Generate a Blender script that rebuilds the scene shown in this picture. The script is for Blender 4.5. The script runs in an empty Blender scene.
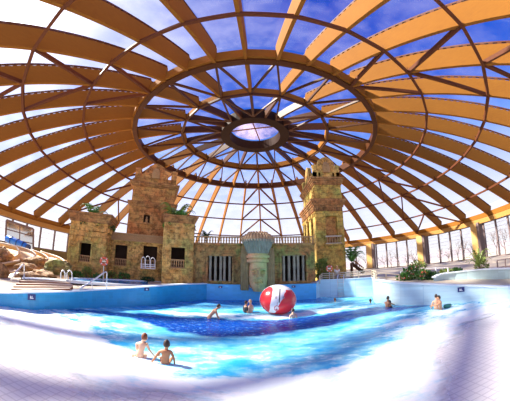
import bpy, bmesh, math, random
import numpy as np
from mathutils import Vector, Matrix, noise

random.seed(7)
C = bpy.context.scene
COL = bpy.context.collection
PI = math.pi
rad = math.radians

# ------------------------------------------------------------------ camera
EYE = 2.4
F_PX, A_LENS, PITCH = 244.0, 0.31, 0.2734
cd = bpy.data.cameras.new('camera')
cam = bpy.data.objects.new('camera', cd)
COL.objects.link(cam)
C.camera = cam
cd.type = 'PANO'
cd.panorama_type = 'FISHEYE_LENS_POLYNOMIAL'
cd.sensor_width = 36.0
cd.sensor_height = 36.0 * 401 / 510
cd.fisheye_fov = PI
_f = F_PX / 510 * 36
_r = np.linspace(0, 24, 200)
_th = np.arctan(A_LENS * _r / _f) / A_LENS
_k = np.linalg.lstsq(np.stack([_r, _r**2, _r**3, _r**4], 1), _th, rcond=None)[0]
cd.fisheye_polynomial_k0 = 0
cd.fisheye_polynomial_k1 = -float(_k[0])
cd.fisheye_polynomial_k2 = -float(_k[1])
cd.fisheye_polynomial_k3 = -float(_k[2])
cd.fisheye_polynomial_k4 = -float(_k[3])
cd.clip_end = 2000
cam.location = (0, 0, EYE)
cam.rotation_euler = (PI / 2 + PITCH, 0, 0)

# ------------------------------------------------------------------ light
SUN_AZ, SUN_EL = rad(-75.5), rad(42.7)
sdir = Vector((math.sin(SUN_AZ) * math.cos(SUN_EL), math.cos(SUN_AZ) * math.cos(SUN_EL), math.sin(SUN_EL)))
sl = bpy.data.lights.new('sun', 'SUN')
sl.energy = 9.5
sl.angle = rad(3.6)
sl.color = (1.0, 0.9, 0.72)
so = bpy.data.objects.new('sun', sl)
COL.objects.link(so)
so.rotation_euler = sdir.to_track_quat('Z', 'Y').to_euler()

C.view_settings.view_transform = 'Standard'
C.view_settings.look = 'None'
C.view_settings.exposure = 0.85
C.view_settings.gamma = 1
C.view_settings.use_curve_mapping = False
C.cycles.use_denoising = True
C.cycles.transparent_max_bounces = 24
C.cycles.max_bounces = 7
C.cycles.sample_clamp_indirect = 6


class NT:
    """tiny node helper"""
    def __init__(self, tree):
        self.t = tree
        self.n = tree.nodes
        self.n.clear()

    def new(self, kind, **kw):
        nd = self.n.new(kind)
        for k, v in kw.items():
            if k.startswith('i_'):
                key = k[2:]
                key = int(key) if key.isdigit() else key.replace('_', ' ')
                self.set(nd, key, v)
            else:
                setattr(nd, k, v)
        return nd

    def set(self, nd, key, v):
        s = nd.inputs[key]
        if isinstance(v, bpy.types.NodeSocket):
            self.t.links.new(v, s)
        else:
            s.default_value = v

    def math(self, op, a, b=None, clamp=False):
        nd = self.new('ShaderNodeMath', operation=op, use_clamp=clamp)
        self.set(nd, 0, a)
        if b is not None:
            self.set(nd, 1, b)
        return nd.outputs[0]

    def mix(self, f, a, b, mode='MIX'):
        nd = self.new('ShaderNodeMix', data_type='RGBA', blend_type=mode)
        self.set(nd, 0, f)
        self.set(nd, 6, a)
        self.set(nd, 7, b)
        return nd.outputs[2]

    def ramp(self, f, stops):
        nd = self.new('ShaderNodeValToRGB')
        self.set(nd, 0, f)
        e = nd.color_ramp.elements
        while len(e) < len(stops):
            e.new(0.5)
        for x, (p, c) in zip(e, stops):
            x.position = p
            x.color = tuple(c) + (1,) if len(c) == 3 else c
        return nd.outputs[0]

    def noise(self, scale, detail=4, vec=None, rough=0.55, w=None):
        nd = self.new('ShaderNodeTexNoise')
        nd.inputs['Scale'].default_value = scale
        nd.inputs['Detail'].default_value = detail
        nd.inputs['Roughness'].default_value = rough
        if vec is not None:
            self.set(nd, 'Vector', vec)
        return nd.outputs[0]


w = bpy.data.worlds.new('sky')
C.world = w
w.use_nodes = True
N = NT(w.node_tree)
tc = N.new('ShaderNodeTexCoord').outputs['Generated']
sep = N.new('ShaderNodeSeparateXYZ', i_0=tc)
elev = N.math('MAXIMUM', sep.outputs[2], 0.0)
base = N.ramp(elev, [(0.0, (0.70, 0.68, 0.70)), (0.20, (0.58, 0.60, 0.72)), (0.42, (0.13, 0.26, 0.66)),
                     (0.56, (0.006, 0.08, 0.46)), (0.85, (0.0, 0.045, 0.37))])
dt = N.new('ShaderNodeVectorMath', operation='DOT_PRODUCT')
N.set(dt, 0, tc)
dt.inputs[1].default_value = sdir
toward = N.math('MAXIMUM', dt.outputs['Value'], 0.0)
halo = N.math('POWER', toward, 7.5)
glow = N.math('POWER', toward, 60.0)
core = N.math('POWER', toward, 900.0)
c1 = N.mix(N.math('MULTIPLY', halo, 0.75), base, (0.85, 0.86, 1.0, 1))
mp = N.new('ShaderNodeMapping')
N.set(mp, 0, tc)
mp.inputs['Scale'].default_value = (1.0, 1.0, 2.6)
cl = N.noise(2.6, 7, mp.outputs[0], 0.6)
clm = N.ramp(cl, [(0.46, (0, 0, 0)), (0.72, (1, 1, 1))])
c2 = N.mix(N.math('MULTIPLY', clm, N.math('ADD', 0.04, N.math('MULTIPLY', halo, 0.75))), c1, (0.93, 0.94, 1.0, 1))
c3 = N.mix(1.0, c2, N.mix(glow, (0, 0, 0, 1), (1.4, 1.3, 1.2, 1)), 'ADD')
c4 = N.mix(1.0, c3, N.mix(core, (0, 0, 0, 1), (9, 8.4, 7.5, 1)), 'ADD')
bg = N.new('ShaderNodeBackground')
N.set(bg, 0, c4)
bg.inputs[1].default_value = 0.95
N.t.links.new(bg.outputs[0], N.new('ShaderNodeOutputWorld').inputs[0])


# ------------------------------------------------------------------ lens geometry (pixel of the photo -> direction)
def ray(u, v):
    x = u - 255.0
    z = 200.5 - v
    q = math.hypot(x, z) or 1.0
    t = math.atan(A_LENS * q / F_PX) / A_LENS
    d = (math.sin(t) * x / q, math.cos(t), math.sin(t) * z / q)
    c, s = math.cos(PITCH), math.sin(PITCH)
    return Vector((d[0], c * d[1] - s * d[2], s * d[1] + c * d[2]))


def onz(u, v, z=0.0):
    d = ray(u, v)
    t = (z - EYE) / d.z
    return Vector((d.x * t, d.y * t, z))


def ondist(u, v, D):
    d = ray(u, v)
    t = D / math.hypot(d.x, d.y)
    return Vector((d.x * t, d.y * t, EYE + d.z * t))


# ------------------------------------------------------------------ object helpers
def tag(o, label=None, cat=None, group=None, kind=None):
    if label:
        o['label'] = label
    if cat:
        o['category'] = cat
    if group:
        o['group'] = group
    if kind:
        o['kind'] = kind
    return o


def empty(name, loc=(0, 0, 0), rz=0.0, label=None, cat=None, group=None, kind=None, parent=None):
    o = bpy.data.objects.new(name, None)
    COL.objects.link(o)
    o.location = loc
    o.rotation_euler = (0, 0, rz)
    o.empty_display_size = 0.2
    if parent:
        o.parent = parent
    return tag(o, label, cat, group, kind)


def copy_tree(o, parent=None):
    c = o.copy()
    COL.objects.link(c)
    c.parent = parent
    for ch in list(o.children):
        copy_tree(ch, c)
    return c


class MB:
    def __init__(self):
        self.v, self.f = [], []

    def add(self, vs, fs):
        n = len(self.v)
        self.v += [tuple(p) for p in vs]
        self.f += [tuple(i + n for i in f) for f in fs]
        return self

    def box(self, x0, x1, y0, y1, z0, z1):
        vs = [(x, y, z) for z in (z0, z1) for x, y in ((x0, y0), (x1, y0), (x1, y1), (x0, y1))]
        return self.add(vs, [(3, 2, 1, 0), (4, 5, 6, 7), (0, 1, 5, 4), (1, 2, 6, 5), (2, 3, 7, 6), (3, 0, 4, 7)])

    def frustum(self, x0, x1, y0, y1, z0, z1, g):
        """box whose top is larger by g on each side (g<0 smaller)"""
        vs = [(x0, y0, z0), (x1, y0, z0), (x1, y1, z0), (x0, y1, z0),
              (x0 - g, y0 - g, z1), (x1 + g, y0 - g, z1), (x1 + g, y1 + g, z1), (x0 - g, y1 + g, z1)]
        return self.add(vs, [(3, 2, 1, 0), (4, 5, 6, 7), (0, 1, 5, 4), (1, 2, 6, 5), (2, 3, 7, 6), (3, 0, 4, 7)])

    def beam(self, a, b, w, h, up=(0, 0, 1)):
        a, b, up = Vector(a), Vector(b), Vector(up)
        d = (b - a).normalized()
        s = d.cross(up)
        if s.length < 1e-4:
            s = d.cross(Vector((1, 0, 0)))
        s.normalize()
        u = s.cross(d)
        s *= w / 2
        u *= h / 2
        vs = [p + q for p in (a, b) for q in (-s - u, s - u, s + u, -s + u)]
        return self.add(vs, [(3, 2, 1, 0), (4, 5, 6, 7), (0, 1, 5, 4), (1, 2, 6, 5), (2, 3, 7, 6), (3, 0, 4, 7)])

    def tube(self, pts, r, n=8, cap=True):
        pts = [Vector(p) for p in pts]
        rs = r if isinstance(r, (list, tuple)) else [r] * len(pts)
        ref = Vector((0.13, 0.21, 1)).normalized()
        rings = []
        for i, p in enumerate(pts):
            d = (pts[min(i + 1, len(pts) - 1)] - pts[max(i - 1, 0)]).normalized()
            s = d.cross(ref)
            if s.length < 0.05:
                s = d.cross(Vector((1, 0, 0)))
            s.normalize()
            u = s.cross(d)
            rings.append([p + (s * math.cos(2 * PI * k / n) + u * math.sin(2 * PI * k / n)) * rs[i] for k in range(n)])
        vs = [q for rg in rings for q in rg]
        fs = []
        for i in range(len(pts) - 1):
            for k in range(n):
                a, b = i * n + k, i * n + (k + 1) % n
                fs.append((a, b, b + n, a + n))
        if cap:
            fs.append(tuple(range(n))[::-1])
            fs.append(tuple((len(pts) - 1) * n + k for k in range(n)))
        return self.add(vs, fs)

    def lathe(self, prof, c=(0, 0, 0), n=12, ax=1.0, ay=1.0):
        vs = []
        for r, z in prof:
            vs += [(c[0] + ax * r * math.cos(2 * PI * k / n), c[1] + ay * r * math.sin(2 * PI * k / n), c[2] + z) for k in range(n)]
        fs = []
        for i in range(len(prof) - 1):
            for k in range(n):
                a, b = i * n + k, i * n + (k + 1) % n
                fs.append((a, b, b + n, a + n))
        fs.append(tuple(range(n))[::-1])
        fs.append(tuple((len(prof) - 1) * n + k for k in range(n)))
        return self.add(vs, fs)

    def ball(self, c, r, n=10, m=7):
        r = r if isinstance(r, (tuple, list)) else (r, r, r)
        vs, fs = [], []
        for j in range(m + 1):
            t = PI * j / m
            for k in range(n):
                p = 2 * PI * k / n
                vs.append((c[0] + r[0] * math.sin(t) * math.cos(p), c[1] + r[1] * math.sin(t) * math.sin(p), c[2] + r[2] * math.cos(t)))
        for j in range(m):
            for k in range(n):
                a, b = j * n + k, j * n + (k + 1) % n
                fs.append((a, a + n, b + n, b))
        return self.add(vs, fs)

    def prism(self, poly, y0, y1):
        """polygon in x,z extruded from y0 to y1"""
        n = len(poly)
        vs = [(x, y0, z) for x, z in poly] + [(x, y1, z) for x, z in poly]
        fs = [tuple(range(n)), tuple(range(2 * n - 1, n - 1, -1))]
        fs += [(i, i + n, (i + 1) % n + n, (i + 1) % n) for i in range(n)]
        return self.add(vs, fs)

    def grid(self, rows):
        """rows of points -> quads"""
        m = len(rows[0])
        vs = [p for r in rows for p in r]
        fs = [(i * m + j, i * m + j + 1, (i + 1) * m + j + 1, (i + 1) * m + j) for i in range(len(rows) - 1) for j in range(m - 1)]
        return self.add(vs, fs)

    def build(self, name, mat, parent=None, smooth=False, label=None, fix=False):
        me = bpy.data.meshes.new(name)
        me.from_pydata(self.v, [], self.f)
        me.update()
        if fix:
            bm = bmesh.new()
            bm.from_mesh(me)
            bmesh.ops.remove_doubles(bm, verts=bm.verts, dist=1e-4)
            bmesh.ops.recalc_face_normals(bm, faces=bm.faces)
            bm.to_mesh(me)
            bm.free()
        if smooth:
            me.polygons.foreach_set('use_smooth', [True] * len(me.polygons))
        me.materials.append(mat)
        o = bpy.data.objects.new(name, me)
        COL.objects.link(o)
        if parent:
            o.parent = parent
        if label:
            o['label'] = label
        return o


# ------------------------------------------------------------------ materials
def mat(name):
    m = bpy.data.materials.new(name)
    m.use_nodes = True
    return m, NT(m.node_tree)


def finish(N, bsdf):
    N.t.links.new(bsdf, N.new('ShaderNodeOutputMaterial').inputs[0])


def plain(name, col, rough=0.6, metal=0.0, var=0.15, scale=6.0, bump=0.0, spec=0.5, vec='Object'):
    m, N = mat(name)
    tcn = N.new('ShaderNodeTexCoord').outputs[vec]
    nz = N.noise(scale, 5, tcn)
    dark = tuple(c * (1 - var) for c in col) + (1,)
    lite = tuple(min(1, c * (1 + var)) for c in col) + (1,)
    b = N.new('ShaderNodeBsdfPrincipled')
    N.set(b, 'Base Color', N.mix(nz, dark, lite))
    b.inputs['Roughness'].default_value = rough
    b.inputs['Metallic'].default_value = metal
    b.inputs['Specular IOR Level'].default_value = spec
    if bump:
        bp = N.new('ShaderNodeBump')
        bp.inputs['Strength'].default_value = bump
        N.set(bp, 'Height', nz)
        N.set(b, 'Normal', bp.outputs[0])
    finish(N, b.outputs[0])
    return m


def wood_mat(name, a, b_, stretch=(1, 1, 1), rough=0.45):
    m, N = mat(name)
    tcn = N.new('ShaderNodeTexCoord').outputs['Object']
    mp = N.new('ShaderNodeMapping')
    N.set(mp, 0, tcn)
    mp.inputs['Scale'].default_value = stretch
    n1 = N.noise(2.2, 6, mp.outputs[0], 0.7)
    n2 = N.noise(0.35, 3, tcn)
    c = N.mix(n1, tuple(a) + (1,), tuple(b_) + (1,))
    c = N.mix(N.math('MULTIPLY', n2, 0.35), c, tuple(x * 0.72 for x in a) + (1,))
    b = N.new('ShaderNodeBsdfPrincipled')
    N.set(b, 'Base Color', c)
    b.inputs['Roughness'].default_value = rough
    b.inputs['Specular IOR Level'].default_value = 0.12
    finish(N, b.outputs[0])
    return m


def stone_mat(name, cols, brick=(1.0, 0.5), moss=0.5, red=0.4, bump=0.5):
    """carved weathered blocks: ochre, red-brown and green patches"""
    m, N = mat(name)
    tcn = N.new('ShaderNodeTexCoord').outputs['Object']
    sp = N.new('ShaderNodeSeparateXYZ', i_0=tcn)
    geo = N.new('ShaderNodeNewGeometry').outputs['Normal']
    cb = N.new('ShaderNodeCombineXYZ')
    N.set(cb, 0, N.math('ADD', sp.outputs[0], sp.outputs[1]))
    N.set(cb, 1, sp.outputs[2])
    br = N.new('ShaderNodeTexBrick')
    N.set(br, 'Vector', cb.outputs[0])
    br.inputs['Scale'].default_value = 1.0
    br.inputs['Brick Width'].default_value = brick[0]
    br.inputs['Row Height'].default_value = brick[1]
    br.inputs['Mortar Size'].default_value = 0.018
    br.inputs['Mortar Smooth'].default_value = 0.6
    br.inputs['Color1'].default_value = (0, 0, 0, 1)
    br.inputs['Color2'].default_value = (1, 1, 1, 1)
    br.inputs['Mortar'].default_value = (0.5, 0.5, 0.5, 1)
    c = N.mix(br.outputs[0], tuple(cols[0]) + (1,), tuple(cols[1]) + (1,))
    n1 = N.noise(1.7, 6, tcn, 0.65)
    n2 = N.noise(0.8, 5, tcn, 0.6)
    off = N.new('ShaderNodeVectorMath', operation='ADD')
    N.set(off, 0, tcn)
    off.inputs[1].default_value = (13.1, 4.2, 7.7)
    n3 = N.noise(0.9, 5, off.outputs[0], 0.6)
    n4 = N.noise(3.2, 6, tcn, 0.72)
    c = N.mix(N.ramp(n1, [(0.35, (0, 0, 0)), (0.7, (1, 1, 1))]), c, tuple(cols[2]) + (1,))
    c = N.mix(N.math('MULTIPLY', N.ramp(n2, [(0.48, (0, 0, 0)), (0.62, (1, 1, 1))]), red), c, (0.55, 0.16, 0.05, 1))
    c = N.mix(N.math('MULTIPLY', N.ramp(n3, [(0.5, (0, 0, 0)), (0.64, (1, 1, 1))]), moss), c, (0.20, 0.36, 0.09, 1))
    c = N.mix(N.math('MULTIPLY', N.ramp(n4, [(0.38, (1, 1, 1)), (0.56, (0, 0, 0))]), 0.7), c, (0.07, 0.035, 0.018, 1))
    c = N.mix(N.math('MULTIPLY', br.outputs['Fac'], 0.4), c, (0.08, 0.03, 0.015, 1))
    hgt = N.math('SUBTRACT', N.math('ADD', N.math('MULTIPLY', n4, 1.0), N.math('MULTIPLY', n1, 0.5)), N.math('MULTIPLY', br.outputs['Fac'], 0.8))
    bp = N.new('ShaderNodeBump')
    bp.inputs['Strength'].default_value = bump
    bp.inputs['Distance'].default_value = 0.05
    N.set(bp, 'Height', hgt)
    b = N.new('ShaderNodeBsdfPrincipled')
    N.set(b, 'Base Color', c)
    N.set(b, 'Normal', bp.outputs[0])
    b.inputs['Roughness'].default_value = 0.75
    b.inputs['Specular IOR Level'].default_value = 0.3
    finish(N, b.outputs[0])
    return m


def glass_mat(name, tint, haze, hazecol, gloss=0.07, patches=True):
    m, N = mat(name)
    tr = N.new('ShaderNodeBsdfTransparent')
    tr.inputs[0].default_value = tuple(tint) + (1,)
    gl = N.new('ShaderNodeBsdfGlossy')
    gl.inputs[0].default_value = (1, 1, 1, 1)
    gl.inputs['Roughness'].default_value = 0.06
    tl = N.new('ShaderNodeBsdfTranslucent')
    tl.inputs[0].default_value = tuple(hazecol) + (1,)
    m1 = N.new('ShaderNodeMixShader')
    if patches:
        tcn = N.new('ShaderNodeTexCoord').outputs['Object']
        nz = N.noise(0.28, 5, tcn, 0.6)
        f = N.math('MULTIPLY', N.ramp(nz, [(0.42, (0.08, 0.08, 0.08)), (0.66, (1, 1, 1))]), haze)
        N.set(m1, 0, f)
    else:
        m1.inputs[0].default_value = haze
    N.t.links.new(tr.outputs[0], m1.inputs[1])
    N.t.links.new(tl.outputs[0], m1.inputs[2])
    m2 = N.new('ShaderNodeMixShader')
    m2.inputs[0].default_value = gloss
    N.t.links.new(m1.outputs[0], m2.inputs[1])
    N.t.links.new(gl.outputs[0], m2.inputs[2])
    finish(N, m2.outputs[0])
    return m


M = {}
M['glulam'] = wood_mat('glulam', (0.23, 0.085, 0.017), (0.35, 0.150, 0.020), (1, 1, 5), 0.85)
M['beam_dark'] = wood_mat('dark_stained_timber', (0.06, 0.02, 0.008), (0.12, 0.042, 0.014), (1, 1, 4))
M['purlin'] = plain('purlin_timber', (0.12, 0.04, 0.018), 0.6, var=0.25, spec=0.1)
M['oculus_wood'] = plain('oculus_timber', (0.03, 0.012, 0.006), 0.6, var=0.25, spec=0.08)
M['pane'] = glass_mat('roof_glazing', (0.88, 0.91, 1.0), 0.08, (0.82, 0.80, 0.88), 0.03)
M['window'] = glass_mat('window_glazing', (0.93, 0.95, 0.98), 0.05, (0.9, 0.9, 1), 0.10, False)
M['mirror_pane'] = glass_mat('reflecting_glazing', (0.30, 0.28, 0.27), 0.05, (0.5, 0.5, 0.5), 0.55, False)
M['temple'] = stone_mat('temple_stone', ((0.74, 0.43, 0.11), (0.50, 0.25, 0.055), (0.84, 0.58, 0.20)), (0.7, 0.42), 0.5, 0.35)
M['temple_red'] = stone_mat('red_temple_stone', ((0.58, 0.27, 0.08), (0.38, 0.15, 0.045), (0.72, 0.40, 0.14)), (0.6, 0.36), 0.2, 0.4)
M['cornice'] = stone_mat('cornice_stone', ((0.40, 0.19, 0.07), (0.28, 0.12, 0.04), (0.52, 0.30, 0.12)), (1.6, 0.5), 0.1, 0.3)
M['temple_wall'] = stone_mat('long_wall_stone', ((0.54, 0.28, 0.085), (0.32, 0.17, 0.055), (0.36, 0.32, 0.12)), (1.1, 0.8), 0.7, 0.55)
M['tower_yellow'] = stone_mat('yellow_tower_stone', ((0.68, 0.44, 0.10), (0.44, 0.25, 0.055), (0.78, 0.60, 0.15)), (0.6, 0.36), 0.5, 0.35)
M['dark'] = plain('recess_shade', (0.035, 0.018, 0.01), 0.9)  # near-black lining that paints the shade inside openings
M['baluster'] = plain('carved_baluster_stone', (0.40, 0.24, 0.11), 0.7, var=0.35, scale=12)
M['bars'] = plain('weathered_pillar', (0.33, 0.30, 0.22), 0.7, var=0.5, scale=3)
M['chrome'] = plain('brushed_steel', (0.72, 0.73, 0.76), 0.28, 0.9, var=0.05)
M['white_paint'] = plain('white_paint', (0.82, 0.83, 0.85), 0.4, var=0.04)
M['rope_red'] = plain('lifebuoy_red', (0.85, 0.17, 0.07), 0.5, var=0.1)
M['sign_blue'] = plain('sign_blue', (0.015, 0.03, 0.18), 0.4, var=0.05)
M['leaf'] = plain('leaf_green', (0.07, 0.20, 0.035), 0.45, var=0.5, scale=3)
M['leaf_yellow'] = plain('yellow_green_leaf', (0.20, 0.27, 0.05), 0.45, var=0.45, scale=3)  # yellower green leaf tone
M['leaf_dark'] = plain('dark_leaf', (0.03, 0.09, 0.025), 0.5, var=0.4, scale=3)
M['flower'] = plain('red_flower', (0.62, 0.06, 0.04), 0.5)
M['bark'] = plain('bark', (0.22, 0.13, 0.08), 0.8, var=0.3)
M['bare_bark'] = plain('bare_bark', (0.20, 0.15, 0.13), 0.9, var=0.3)
M['concrete'] = plain('concrete', (0.50, 0.44, 0.36), 0.7, var=0.12)
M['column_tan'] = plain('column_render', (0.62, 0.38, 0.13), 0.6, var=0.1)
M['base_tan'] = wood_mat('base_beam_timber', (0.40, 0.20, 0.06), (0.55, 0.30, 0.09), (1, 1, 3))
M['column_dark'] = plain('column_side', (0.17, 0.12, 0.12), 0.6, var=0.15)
M['slide_tan'] = plain('slide_tan', (0.76, 0.52, 0.24), 0.5, var=0.1, scale=1.0)
M['slide_blue'] = plain('slide_blue', (0.02, 0.18, 0.75), 0.3, var=0.1)
M['rock'] = stone_mat('artificial_rock', ((0.38, 0.22, 0.10), (0.30, 0.16, 0.07), (0.46, 0.28, 0.13)), (3, 2), 0.1, 0.3, 1.0)
M['deck'] = plain('deck_tile', (0.50, 0.42, 0.32), 0.5, var=0.08)
M['step_tread'] = plain('pale_step', (0.62, 0.50, 0.38), 0.5, var=0.06)
M['step_riser'] = plain('brown_riser', (0.30, 0.11, 0.045), 0.6, var=0.2)
M['skin'] = plain('skin', (0.66, 0.33, 0.18), 0.5, var=0.08)
M['skin_light'] = plain('light_skin', (0.80, 0.50, 0.33), 0.5, var=0.06)
M['skin_tan'] = plain('tanned_skin', (0.46, 0.20, 0.09), 0.5, var=0.08)
M['hair_red'] = plain('reddish_hair', (0.20, 0.06, 0.02), 0.6, var=0.3, scale=30)
M['hair_dark'] = plain('dark_hair', (0.04, 0.02, 0.012), 0.6, var=0.3, scale=30)
M['hair_blond'] = plain('fair_hair', (0.62, 0.42, 0.2), 0.6, var=0.3, scale=30)
M['trunks_olive'] = plain('olive_trunks', (0.22, 0.22, 0.12), 0.8, var=0.5, scale=14)
M['trunks_dark'] = plain('dark_trunks', (0.03, 0.04, 0.09), 0.8)
M['shirt_white'] = plain('white_shirt', (0.85, 0.84, 0.82), 0.8, var=0.03)
M['shirt_black'] = plain('black_top', (0.03, 0.03, 0.04), 0.8)
M['swim_teal'] = plain('teal_float', (0.02, 0.16, 0.14), 0.5)
M['grass_out'] = plain('winter_ground', (0.42, 0.38, 0.32), 0.9, var=0.15, scale=0.2)
M['coping'] = plain('pale_coping', (0.74, 0.84, 0.92), 0.35, var=0.04)
M['rail_tan'] = plain('painted_railing', (0.62, 0.52, 0.38), 0.5)


def tile_mat(name, col, grout, size=0.12, rough=0.3, groutw=0.02, var=0.08, vert=True):
    m, N = mat(name)
    tcn = N.new('ShaderNodeTexCoord').outputs['Object']
    v = tcn
    if vert:
        sp = N.new('ShaderNodeSeparateXYZ', i_0=tcn)
        cb = N.new('ShaderNodeCombineXYZ')
        N.set(cb, 0, N.math('ADD', sp.outputs[0], N.math('MULTIPLY', sp.outputs[1], 1.0)))
        N.set(cb, 1, sp.outputs[2])
        v = cb.outputs[0]
    br = N.new('ShaderNodeTexBrick')
    br.offset = 0.0
    N.set(br, 'Vector', v)
    br.inputs['Scale'].default_value = 1.0
    br.inputs['Brick Width'].default_value = size * 2
    br.inputs['Row Height'].default_value = size
    br.inputs['Mortar Size'].default_value = groutw * size
    br.inputs['Color1'].default_value = tuple(c * (1 - var) for c in col) + (1,)
    br.inputs['Color2'].default_value = tuple(min(1, c * (1 + var)) for c in col) + (1,)
    br.inputs['Mortar'].default_value = tuple(grout) + (1,)
    n = N.noise(0.7, 4, tcn)
    c = N.mix(N.math('MULTIPLY', n, 0.25), br.outputs[0], tuple(x * 0.8 for x in col) + (1,))
    b = N.new('ShaderNodeBsdfPrincipled')
    N.set(b, 'Base Color', c)
    b.inputs['Roughness'].default_value = rough
    finish(N, b.outputs[0])
    return m


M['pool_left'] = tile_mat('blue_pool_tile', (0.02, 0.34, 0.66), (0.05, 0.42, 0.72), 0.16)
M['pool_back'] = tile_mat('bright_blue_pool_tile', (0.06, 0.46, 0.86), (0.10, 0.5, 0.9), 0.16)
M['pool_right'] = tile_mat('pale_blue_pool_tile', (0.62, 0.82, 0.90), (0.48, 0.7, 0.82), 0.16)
M['beach'] = tile_mat('beach_tile', (0.86, 0.82, 0.82), (0.66, 0.62, 0.64), 0.13, 0.25, 0.09, 0.04, vert=False)

# ------------------------------------------------------------------ pool outline
XP = [-9.2, -7.0, -3.8, -2.1, -1.1, 0.0, 0.7, 1.9, 4.0, 6.75, 10.3]
YP = [6.05, 7.2, 5.75, 4.95, 4.55, 4.38, 4.45, 5.0, 6.1, 7.0, 6.8]


def yedge(x):
    return float(np.interp(x, XP, YP))


def floor_z(x, y):
    d = yedge(x) - y
    if d > 0:
        return min(0.35, 0.035 * d)
    return max(-1.3, 0.12 * d)


# (waterline pixel, wall top pixel)
def wall_pts(spec):
    out = []
    for (u, v), (tu, tv) in spec:
        p = onz(u, v, 0)
        t = ondist(tu, tv, math.hypot(p.x, p.y))
        out.append((p.x, p.y, t.z))
    return out


left_w = [(-11.6, 1.0, 0.42), (-10.9, 4.0, 0.48)] + wall_pts([((2, 307), (2, 292)), ((30, 310), (30, 291.5)), ((60, 309.5), (60, 291)),
    ((100, 308), (100, 289)), ((150, 306), (150, 286)), ((180, 302), (180, 284))]) + [(-3.45, 17.6, 1.2)]
back_w = [(-3.45, 17.6, 1.2), (4.4, 17.6, 1.2)]
bay_w = [(4.4, 17.6, 1.2), (4.94, 18.6, 1.35), (8.1, 16.1, 1.4), (6.96, 13.57, 1.4)]
right_w = [(6.96, 13.57, 1.4)] + wall_pts([((400, 305.5), (400, 282.5)), ((425, 305.5), (425, 283.5)), ((450, 304.5), (450, 284.5)), ((480, 302), (480, 285.5)),
    ((508, 300.5), (508, 286))]) + [(12.0, 4.5, 0.6), (12.6, 1.0, 0.5)]


def densify(w, n=6):
    """smooth sampling of an outline"""
    out = []
    for i in range(len(w) - 1):
        p0, p1, p2, p3 = w[max(i - 1, 0)], w[i], w[i + 1], w[min(i + 2, len(w) - 1)]
        for k in range(n):
            t = k / n
            out.append(tuple(0.5 * ((2 * p1[j]) + (-p0[j] + p2[j]) * t + (2 * p0[j] - 5 * p1[j] + 4 * p2[j] - p3[j]) * t * t +
                             (-p0[j] + 3 * p1[j] - 3 * p2[j] + p3[j]) * t**3) for j in range(3)))
    out.append(w[-1])
    return out


left_s, right_s = densify(left_w), densify(right_w)


def pool_wall(name, pts, m, thick=0.3, cope=True, flip=1):
    """vertical wall with thickness, its outer side away from the pool"""
    root = MB()
    rows_in, rows_top_in, rows_top_out = [], [], []
    cen = Vector((0, 9.5, 0))
    P = [Vector((p[0], p[1], 0)) for p in pts]
    for i, p in enumerate(P):
        d = (P[min(i + 1, len(P) - 1)] - P[max(i - 1, 0)]).normalized()
        nrm = Vector((-d.y, d.x, 0)) * flip
        rows_in.append((p.x, p.y, -1.4))
        rows_top_in.append((p.x, p.y, pts[i][2] - 0.05))
        q = p + nrm * thick
        rows_top_out.append((q.x, q.y, pts[i][2] - 0.05))
    root.grid([rows_in, rows_top_in, rows_top_out, [(q[0], q[1], -1.4) for q in rows_top_out]])
    o = root.build(name, m, fix=True)
    o['kind'] = 'structure'
    if cope:
        c = MB()
        a, b_, e, g = [], [], [], []
        for i in range(len(P)):
            d = (P[min(i + 1, len(P) - 1)] - P[max(i - 1, 0)]).normalized()
            nrm = Vector((-d.y, d.x, 0)) * flip
            q, s = P[i] - nrm * 0.05, P[i] + nrm * (thick + 0.1)
            z = pts[i][2]
            a.append((q.x, q.y, z - 0.06)); b_.append((q.x, q.y, z)); e.append((s.x, s.y, z)); g.append((s.x, s.y, z - 0.06))
        c.grid([a, b_, e, g, a])
        c.build('coping', M['coping'], o)
    return o


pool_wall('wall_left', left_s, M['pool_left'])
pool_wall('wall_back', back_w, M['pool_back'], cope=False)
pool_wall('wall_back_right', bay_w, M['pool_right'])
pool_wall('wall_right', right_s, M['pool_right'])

# floor under the pool, rising to a beach in front
mb = MB()
xs = [-36, -26, -18, -14] + [-13 + 0.25 * i for i in range(105)] + [14, 18, 26, 36]
ys = [-9, -6, -4, -2] + [-1 + 0.2 * i for i in range(110)]
mb.grid([[(x, y, floor_z(x, y)) for x in xs] for y in ys])
fl = mb.build('floor', M['beach'], smooth=True, fix=True)
fl['kind'] = 'structure'

# dome plan circle
DC, DR = Vector((0, 27, 0)), 34.9


def to_circle(x, y, R=DR):
    """the point where the ray from the camera's foot through x, y meets the dome's plan circle"""
    d = Vector((x, y, 0)).normalized()
    b_ = d.dot(DC)
    return d * (b_ + math.sqrt(b_ * b_ - DC.length_squared + R * R))


# deck around the pool, one surface
outline = left_s[:-1] + back_w[:1] + back_w[1:] + bay_w[1:-1] + right_s
mb = MB()
rows = []
NR = 10
for x, y, z in outline:
    far = to_circle(x, y, 36.0)
    d = Vector((x, y, 0)).normalized()
    st = Vector((x, y, 0)) + d * 0.05
    zz = max(0.4, z - 0.08)
    rows.append([tuple(st.lerp(far, (k / NR) ** 1.6).xy) + (zz + (1.05 - zz) * min(1, k / 6),) for k in range(NR + 1)])
mb.grid(rows)
dk = mb.build('floor_deck', M['deck'], fix=True)
dk['kind'] = 'structure'

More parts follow.
